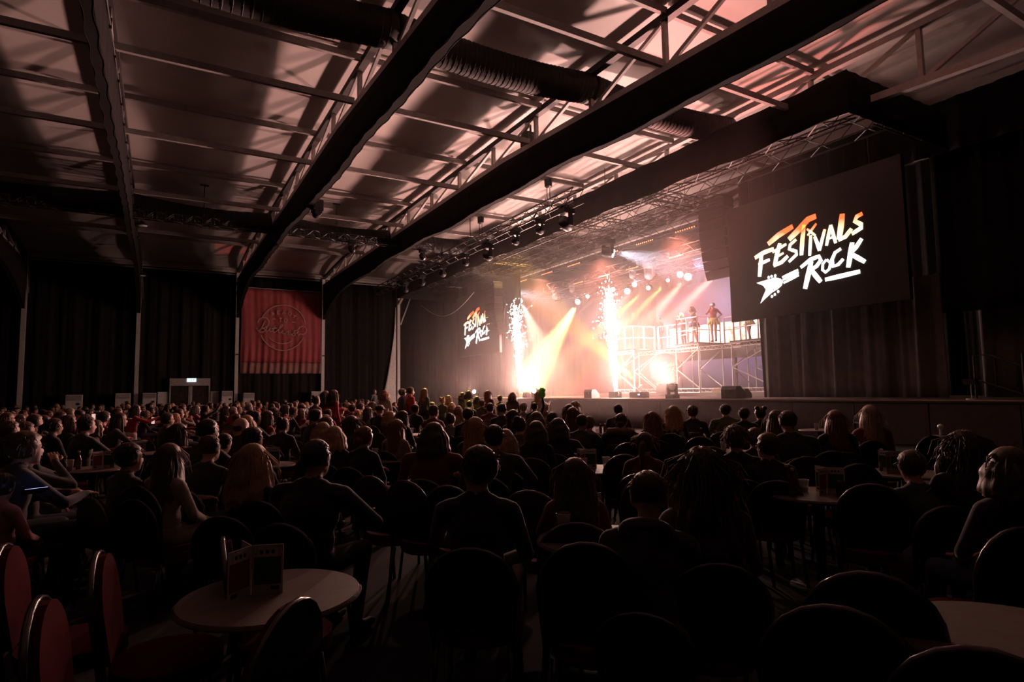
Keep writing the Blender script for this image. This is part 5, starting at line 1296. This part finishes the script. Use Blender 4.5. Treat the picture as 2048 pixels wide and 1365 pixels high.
CHAIRS = [
    (0.37, 2.07, 1.65),
    (-0.18, 3.16, -.85),
    (0.3, 3.13, -.85),
    (-0.3, 2.55, -.85),
    (-0.56, 3.57, -0.8),
    (1.62, 2.14, 0),
    (4.13, 2.31, -0.3),
    (2.19, 1.26, -0.25),
    (1.78, 1.13, -0.25),
    (1.8, 0.77, -0.25),
    (5.25, 3.54, 0.1),
    (5.87, 3.68, 0.1),
    (5.08, 2.96, 0.15),
    (6.36, 4.2, 0.05),
    (7.3, 4.07, 0.2),
    (8.51, 3.99, 0.2),
    (4.51, 2.08, 0.4),
    (6.47, 6.49, 0),
    (5.0, 5.71, 0),
    (4.07, 4.72, 0.0),
    (6.3, 5.77, 0),
    (7.23, 6.19, 0),
    (5.34, 4.75, 0),
    (2.14, 3.43, -0.1),
    (3.23, 3.47, 0),
    (1.63, 4.35, -0.3),
    (1.49, 4.77, -0.3),
    (1.79, 3.94, -0.2),
    (3.4, 1.27, 0.3),
    (0.57, 4.11, 0),
    (-0.1, 5.32, 0),
]

# ------------------------------------------------------------------ performers on the platform
ZF = ZP + .06
def mic(x, y, z, lab):
    t = tag(empty('microphone', (x, y, z)), lab, 'microphone', 'hand microphones')
    MB().tube([(.0, 0, -.1), (0, 0, .04)], [.014, .02], 8).build('handle', M_BLK, t); MB().ball((0, 0, .06), .027, 10, 8).build('grille', M_STEEL, t)
PERF = [
    (20.6, 17.85, 'mic', 'bun', 'dark', 'red', 1.0, 3, 'singer in a red sleeveless top and yellow frilled skirt at the right of the platform', 3.5),
    (20.5, 18.85, 'mic2', 'bob', 'dark', 'charcoal', .98, 0, 'singer with dark hair leaning forward inside the boxed rail', 2.6),
    (22.0, 20.9, 'rail', 'bob', 'blond', 'black', 1.0, 1, 'fair-haired singer in a black vest leaning on the rail above the ball', 2.9),
    (22.0, 22.55, 'stand', 'crop', 'dark', 'black', .98, 1, 'performer in black standing at the left end of the walkway', 3.3),
    (21.7, 16.9, 'mic', 'long2', 'blond', 'cream', .92, 3, 'performer in a pale costume at the right edge by the curtain', 3.0),
]
for x, y, pose, hr, hc, top, s, tr, lab, rz in PERF:
    person(x, y, pose, hr, hc, top, lab, 'performers on the platform', rz, s, 0, tr, ZF)
    if pose in ('mic', 'mic2', 'rail'):
        loc = Vector((.2, -.02 if pose == 'mic' else .03, 1.52 if pose == 'mic' else 1.46)); loc.rotate(Euler((0, 0, rz))); mic(x + loc.x * s, y + loc.y * s, ZF + loc.z * s, 'microphone held by the ' + lab.split(' at ')[0].split(' leaning')[0])

# ------------------------------------------------------------------ chairs, tables and what stands on them
M_RIM = mat('chair_rim', (.15, .135, .13), .2, .8); M_PAD = mat('chair_fabric', (.10, .004, .01), .9, spec=.1, vary=.15, bump=.2, bscale=90); M_PADB = mat('chair_back_shell', (.02, .018, .018), .45); M_LEG = mat('chair_leg', (.06, .055, .055), .3, .6)
def arch(w, h, n=14):     # outline of the rounded back
    return [(-w / 2 * .86, 0), (w / 2 * .86, 0)] + [(w / 2 * math.cos(a), h - w / 2 * 1.0 + w / 2 * 1.0 * math.sin(a)) for a in np.linspace(-.25, PI + .25, n)]
def chair_parts():
    tilt = Matrix.Translation((-.2, 0, .5)) @ Matrix.Rotation(-.13, 4, 'Y') @ Matrix(((0, 0, 1, 0), (1, 0, 0, 0), (0, 1, 0, 0), (0, 0, 0, 1)))
    out = arch(.44, .44); P = []
    P.append(('seat', MB().prism([(.22 * math.cos(a) * (1.05 if math.cos(a) > 0 else .95) , .225 * math.sin(a)) for a in np.linspace(0, 2 * PI, 21)[:-1]], .07, Matrix.Translation((.02, 0, .405))).mesh('seat', M_PAD)))
    P.append(('back_shell', MB().prism(out, .018, tilt).mesh('back_shell', M_PADB)))
    P.append(('backrest', MB().prism([(x * .9, .02 + y * .93) for x, y in out], .03, tilt @ Matrix.Translation((0, 0, .018))).mesh('backrest', M_PAD)))
    rim = [tilt @ Vector((x, y, .012)) for x, y in out[2:]]
    P.append(('back_rim', MB().tube([tilt @ Vector((.19, -.12, .01))] + rim + [tilt @ Vector((-.19, -.12, .01))], .013, 8).mesh('back_rim', M_RIM, True)))
    for sx, sy in ((1, 1), (1, -1), (-1, 1), (-1, -1)):
        P.append(('leg', MB().tube([(.17 * sx, .18 * sy, .42), (.2 * sx + (.03 if sx > 0 else -.04), .2 * sy, 0)], .013, 8).mesh('leg', M_LEG, True)))
    P.append(('seat_frame', MB().tube([(.19 * math.cos(a) + .02, .2 * math.sin(a), .4) for a in np.linspace(0, 2 * PI, 17)], .014, 6).mesh('seat_frame', M_RIM, True)))
    return P
CP = chair_parts()
_all = MB()
for nm, me in CP:
    _all.add([v.co for v in me.vertices], [tuple(p.vertices) for p in me.polygons], 0 if nm in ('seat', 'backrest') else 1)
CHAIR1 = _all.mesh('chair', [M_PAD, M_RIM])
def chair(x, y, rz, label, group, simple=False):
    if simple: return tag(put('chair', CHAIR1, None, (x, y, 0), rz), label, 'chair', group)
    t = tag(empty('chair', (x, y, 0), rz), label, 'chair', group)
    for nm, me in CP: put(nm, me, t)
    return t
M_TOP = mat('table_laminate', (.2, .145, .125), .5, vary=.12, scale=20); M_EDGE = mat('table_edge', (.16, .13, .12), .5); M_CAST = mat('cast_base', (.02, .02, .02), .5, .3)
TP_ = [('table_top', MB().lathe([(.30, .712), (.37, .712), (.378, .722), (.37, .735), (.02, .735)], 40).mesh('table_top', M_TOP)), ('edge_band', MB().lathe([(.379, .715), (.383, .722), (.379, .73)], 40, cap=False).mesh('edge_band', M_EDGE)),
       ('pedestal', MB().lathe([(.04, .05), (.035, .4), (.05, .70), (.16, .71)], 16).mesh('pedestal', M_CAST, True)), ('base', MB().lathe([(.24, 0), (.24, .015), (.1, .04), (.04, .06)], 28).mesh('base', M_CAST, True))]
def table(x, y, label, group='round pedestal tables among the crowd'):
    t = tag(empty('round_table', (x, y, 0)), label, 'table', group)
    for nm, me in TP_: put(nm, me, t)
    return t
M_CARDG = mat('card_green', (.02, .09, .045), .6); M_CARDW = mat('card_white', (.5, .44, .42), .6); M_CARDR = mat('card_red', (.25, .03, .03), .6); M_CARDE = mat('card_edge', (.6, .55, .52), .6)
def menu(x, y, rz, label, z=.735):
    t = tag(empty('menu_card', (x, y, z), rz), label, 'menu', 'folded menu cards on the tables')
    for k, a in enumerate((.0, 2.1, 4.2)):
        p = empty('leaf_%s' % 'abc'[k]) if 0 else None
        R = Matrix.Rotation(a, 4, 'Z')
        o = put('card_leaf', MB().box((.068, 0, .105), (.13, .004, .21)).mesh('card_leaf', M_CARDW), t); o.matrix_local = R
        for s in (-1, 1):
            put('colour_panel', MB().box((.068, s * .0026, .1), (.112, .002, .115)).mesh('colour_panel', M_CARDG if (k + (s > 0)) % 2 == 0 else M_CARDR), o)
            pl = MB().box((.068, s * .003, .18), (.08, .002, .04)); put('title_panel', pl.mesh('title_panel', M_CARDE), o)
            tx = MB()
            for q in range(3): tx.box((.043 + q * .024, s * .0045, .18), (.013, .001, .016))
            put('lettering', tx.mesh('lettering', M_BLK), o); tx2 = MB().box((.1, s * .0035, .026), (.034, .002, .016)); put('small_print', tx2.mesh('small_print', M_BLK), o)
    return t
M_CUP = mat('clear_plastic', (.75, .7, .68), .12, trans=.0, alpha=.42, vary=.02); M_CUPR = mat('cup_rim', (.85, .78, .74), .15, .5, vary=.02); M_BOT = mat('dark_bottle_glass', (.10, .012, .012), .08, vary=.05); M_CAPW = mat('bottle_cap', (.6, .35, .28), .5)
M_LBL = mat('bottle_label', (.12, .05, .05), .7); M_CAN = mat('drink_can', (.05, .03, .03), .3, .6); M_ALUT = mat('can_rim', (.6, .56, .54), .25, .8); M_DRK = mat('drink', (.25, .09, .04), .2)
def cup(x, y, label, h=.13, z=.735):
    t = tag(empty('plastic_cup', (x, y, z)), label, 'cup', 'plastic cups on the tables')
    MB().lathe([(.028, .0), (.03, .003), (.042, h)], 20, cap=False).lathe([(.028, .002), (.001, .002)], 20, cap=False).build('wall', M_CUP, t, smooth=True)
    MB().tube([(.042 * math.cos(a), .042 * math.sin(a), h) for a in np.linspace(0, 2 * PI, 25)], .0022, 5).build('rim', M_CUPR, t, smooth=True)
    MB().lathe([(.028, .004), (.034, h * .4)], 16).build('drink', M_DRK, t)
def bottle(x, y, label, z=.735):
    t = tag(empty('bottle', (x, y, z)), label, 'bottle', 'small bottles on the tables')
    MB().lathe([(.028, 0), (.031, .01), (.031, .11), (.024, .145), (.013, .175), (.0125, .205), (.014, .208)], 18).build('glass', M_BOT, t, smooth=True)
    MB().lathe([(.0315, .03), (.0318, .032), (.0318, .088), (.0315, .09)], 18, cap=False).build('paper_label', M_LBL, t, smooth=True); MB().lathe([(.0145, .2), (.0145, .218), (.012, .221)], 14).build('cap', M_CAPW, t)
def can(x, y, label, z=.735):
    t = tag(empty('drink_can', (x, y, z)), label, 'can', 'drink cans on the tables')
    MB().lathe([(.025, 0), (.033, .008), (.033, .108), (.027, .118)], 20).build('body', M_CAN, t, smooth=True); MB().lathe([(.0275, .117), (.028, .121), (.025, .121), (.024, .117)], 20).build('rim', M_ALUT, t); MB().box((.008, 0, .121), (.02, .012, .002)).build('ring_pull', M_ALUT, t)

TN = ['empty round table in the near left with one folded card', 'round table with bottles, a can and a card in the lower right', 'round table cut by the right edge, nearest the camera', 'round table with a card behind the reddish pinned hair', 'round table with cups before the broad dark shirt', 'round table with two near plastic cups at the hooded back',
      'far table with cups left of the fur hood', 'table with cups right of the reddish fair hair', 'table with one cup left of the tousled hair', 'table with a card behind the wavy blond head', 'table with a card and bottles in the left crowd', 'dark table with cards at the right edge of the crowd',
      'table with glasses in front of the red sleeve', 'table with a bottle right of the tied up hair', 'table beside the ginger hair near the stage', 'table behind the long brown hair at the left', 'table at the drinking young person on the left', 'table left of the ginger hair', 'table in the middle rows before the left fountain', 'table behind the long dark hair left of centre']
for (x, y), n in zip(TABLES, TN): table(x, y, n)
def at_table(i, dx, dy): return TABLES[i][0] + dx, TABLES[i][1] + dy
menu(*at_table(0, -.08, .03), -.35, 'folded green and white menu card on the empty near left table')
menu(*at_table(1, .06, -.04), -.9, 'menu card on the right table in front of the drink can')
bottle(*at_table(1, -.27, .03), 'small bottle at the left rim of the right table'); bottle(*at_table(1, -.1, .2), 'small capped bottle behind on the right table'); can(*at_table(1, .02, -.18), 'drink can in front of the menu card on the right table'); cup(*at_table(1, .03, .14), 'plastic cup half hidden behind the card on the right table', .09)
menu(*at_table(3, .12, 0), -.5, 'menu card on the table behind the reddish pinned hair'); cup(*at_table(3, -.1, .1), 'clear cup on the table behind the reddish pinned hair'); bottle(*at_table(3, 0, .05), 'bottle next to the card behind the reddish pinned hair')
for i, (dx, dy) in enumerate(((-.22, .0), (.02, -.08), (-.05, .2))): cup(*at_table(4, dx, dy), 'clear cup on the centre table, %s' % ('left one', 'nearest one', 'farthest one')[i])
menu(*at_table(4, -.12, .12), -.5, 'menu card among the cups on the centre table')
cup(*at_table(5, -.2, .1), 'plastic cup with a bright rim left of the hooded back', .15); cup(*at_table(5, .28, -.1), 'plastic cup between the hooded back and the big curls', .15); menu(*at_table(5, .08, .22), .3, 'card top showing left of the hooded back')
for i, (dx, dy) in enumerate(((-.2, .05), (.0, -.12), (.15, .1))): cup(*at_table(6, dx, dy), 'cup on the far table left of the fur hood, %s' % ('left', 'middle', 'right')[i])
bottle(*at_table(6, -.05, .15), 'bottle on the far table left of the fur hood'); bottle(*at_table(6, .1, .2), 'second bottle on the far table left of the fur hood')
for i, (dx, dy) in enumerate(((-.15, .0), (.05, .02))): cup(*at_table(7, dx, dy), '%s of two tall clear cups left of the spiky-haired person' % ('left', 'right')[i], .15)
bottle(*at_table(7, .25, -.2), 'thin bottle before the spiky-haired person'); cup(*at_table(8, -.05, -.05), 'single cup with a pink rim left of the tousled hair')
menu(*at_table(9, .05, 0), -.4, 'menu card behind the wavy blond head'); menu(*at_table(10, .1, -.05), -.3, 'menu card on the left crowd table'); bottle(*at_table(10, -.15, .05), 'bottle on the left crowd table'); cup(*at_table(10, -.22, -.1), 'cup on the left crowd table')
menu(*at_table(11, -.1, .1), -.8, 'menu card on the dark right table'); bottle(*at_table(11, -.05, .2), 'bottle on the dark right table')
for i, (dx, dy) in enumerate(((-.15, .05), (.1, 0))): cup(*at_table(12, dx, dy), '%s glass on the table before the red sleeve' % ('left', 'right')[i])
bottle(*at_table(13, 0, 0), 'tall bottle right of the tied up hair'); cup(*at_table(13, .2, .1), 'cup beside the tall bottle right of the tied up hair'); cup(*at_table(14, -.1, 0), 'glass left of the ginger hair'); menu(*at_table(17, 0, 0), -.7, 'clear card stand left of the big person in black'); cup(*at_table(18, 0, 0), 'cup in the middle rows before the left fountain'); cup(*at_table(19, .1, 0), 'cup behind the long dark hair left of centre')

CN = ['empty chair in front of the near left table, back to the camera', 'empty red chair left of the near left table', 'red chair showing behind the near folded card', 'red chair back at the lower left edge', 'red chair cut by the left edge', 'empty chair with a bright rim behind the hooded back', 'large empty chair right of the table with bottles', 'empty chair in the lower right, upper one of two', 'empty chair in the lower right, lower one of two', 'empty chair cut by the bottom right corner',
      'empty chair behind the card on the right table, left of three rims', 'empty chair between two rims behind the right table card', 'empty chair with a rounded back right of the right table card', 'empty chair before the ginger hair', 'empty chair with a rim below the pale blond hair', 'empty chair beside the chrome stand in the dark right', 'dark chair left of the bent person at the right table',
      'empty chair right of the dark red ponytail', 'empty chair left of the dark red ponytail', 'empty chair at the left elbow of the dark red top', 'empty chair in front of the spiky-haired person', 'empty chair with a white rim left of the tousled hair', 'empty chair above the big curls', 'empty chair between the glasses wearer and the long loose hair',
      'empty chair between the hooded back and the ponytail', 'empty chair behind the broad black jacket, right one', 'empty chair behind the broad black jacket, left one', 'empty chair left of the person in glasses', 'empty chair at the right edge above the cut table', 'empty chair below the wavy blond hair', 'empty chair below the long light brown hair']
for k, (x, y, r) in enumerate(CHAIRS):
    base = math.atan2(22.5 - y, 20.5 - x)
    chair(x + .22 * math.cos(base + r), y + .22 * math.sin(base + r), base + r, CN[k], 'empty chairs near the camera' if k < 10 else 'empty chairs among the crowd')

# ------------------------------------------------------------------ the audience
def face_stage(x, y): return math.atan2(22.5 - y, 20.5 - x)
rp = random.Random(21)
for x, y, pose, hair, hc, top, s, skin, lab, ex in PEOPLE:
    rz = face_stage(x, y) + rp.uniform(-.2, .2)
    o = person(x, y, pose, hair, hc, top, lab, 'seated audience', rz, s, skin, rp.choice((0, 1, 1, 2)), 0, ex.get('hood'))
    if ex.get('mask'):
        h = put('face_mask', MB().ball((.082, 0, -.06), (.03, .052, .042), 14, 10).mesh('face_mask', mat('mask_white', (.75, .72, .7), .8), True), o); h.matrix_local = HEADM[pose]
    near = (x * x + y * y) ** .5 < 11
    ch = chair(x - .02 * math.cos(rz), y - .02 * math.sin(rz), rz, 'dark chair taken by the ' + ' '.join(lab.split()[:11]), 'occupied chairs', not near); ch.scale = (1, 1, .9) if 'hooded top' not in lab else (1, .9, .74)
for x, y, pose, hair, hc, top, s, skin, lab, ex in STANDERS:
    rz = face_stage(x, y) + rp.uniform(-.3, .3)
    if pose == 'lap': chair(x, y, rz, 'dark chair taken by the ' + lab, 'occupied chairs', True)
    o = person(x, y, pose, hair, hc, top, lab, 'standing audience', rz, s, skin, ex.get('tr', rp.choice((0, 1))))
    if pose == 'raised':
        w = Vector((.12, -.21, 1.93)) * s; w.rotate(Euler((0, 0, rz)))
        t = tag(empty('foam_glove', (x + w.x, y + w.y, w.z)), 'bright green glove on the raised arm', 'glove')
        MB().ball((0, 0, 0), (.07, .09, .08), 14, 10).build('palm', mat('glove_green', (.25, .9, .08), .7), t, smooth=True)
        for k, a in enumerate((-.9, -.3, .3, .9)): MB().tube([(0, .05 * math.sin(a), .03), (0, .14 * math.sin(a), .05 + .1 * math.cos(a))], [.03, .022], 8).build('finger', _mats['glove_green'], t, smooth=True)
FH = [('short', 'black'), ('short', 'dark'), ('short2', 'brown'), ('long', 'dark'), ('long', 'brown'), ('bob', 'dark'), ('bob', 'blond'), ('crop', 'black'), ('pony', 'dark'), ('bun', 'brown'), ('bald', 'grey'), ('cap', 'black'), ('long2', 'black'), ('short2', 'grey')]
HW = dict(short='short', short2='short tufty', long='long', long2='long loose', bob='bobbed', crop='cropped', pony='tied back', bun='pinned up', bald='thinning')
LM = [(-7.5, 'the left picture edge'), (-5.9, 'the leftmost wall post'), (-3.75, 'the shaded air conditioner'), (-1.6, 'the thin wall post'), (.2, 'the left wall board'), (1.5, 'the exit doors'), (2.9, 'the right wall board'), (4.0, 'the left banner post'), (5.4, 'the left half of the red banner'), (7.6, 'the right half of the red banner'), (9.0, 'the right banner post'), (11.5, 'the bare black wall'), (13.5, 'the pale wall lining')]
for x, y, s in FARCROWD:
    h, hc = rp.choice(FH); rz = face_stage(x, y) + rp.uniform(-.3, .3); top = rp.choice(('black', 'black', 'charcoal', 'navy', 'maroon', 'grey', 'cream', 'red', 'brown'))
    wx = x * 39 / y; lm = min(LM, key=lambda q: abs(q[0] - wx))[1]; row = 'front' if y < 18 else 'middle' if y < 27 else 'rear'
    who = ('%s %s-haired person in %s' % (HW[h], hc, top) if h != 'cap' else 'capped person in %s' % top)
    person(x, y, rp.choice(('lap', 'lap', 'table', 'crossed', 'clap', 'slim', 'drink', 'phone')), h, hc, top, '%s, %s rows below %s' % (who, row, lm), 'distant seated crowd', rz, s, rp.choice((0, 0, 1)), rp.choice((0, 1)))
    chair(x, y, rz, 'chair of %s, %s rows below %s' % (who.replace('-haired person', '-haired one'), row, lm.replace('the left half of the red', 'left half of the').replace('the right half of the red', 'right half of the')), 'chairs of the distant crowd', True)
PHONE = (-.74, 5.5, .94); PHONES = ((-1.09, 14.6, 1.2), (-.08, 16.4, 1.04))
t = tag(empty('phone', PHONE), 'phone with a glowing blue-white display in the dark left', 'phone')
M = Matrix.Rotation(.5, 3, 'Z') @ Matrix.Rotation(-.5, 3, 'X')
MB().box((0, 0, 0), (.15, .075, .009), M).build('case', M_BLK, t); MB().box(M @ Vector((0, 0, .006)), (.138, .066, .003), M).build('display', emis('phone_display', (.5, .55, 1.0), 3.0), t)
for i, (x, y, z) in enumerate(PHONES):
    t = tag(empty('phone', (x, y, z)), ('phone held up with a lit pink-white picture in the left crowd', 'phone held up with a lit picture left of the doors')[i], 'phone'); q = face_stage(x, y) + PI
    MB().box((0, 0, 0), (.01, .09, .17)).build('case', M_BLK, t); MB().box((-.007, 0, 0), (.003, .08, .15)).build('display', emis('phone_picture', (1.0, .62, .55), .8), t); t.rotation_euler = (0, 0, .9)
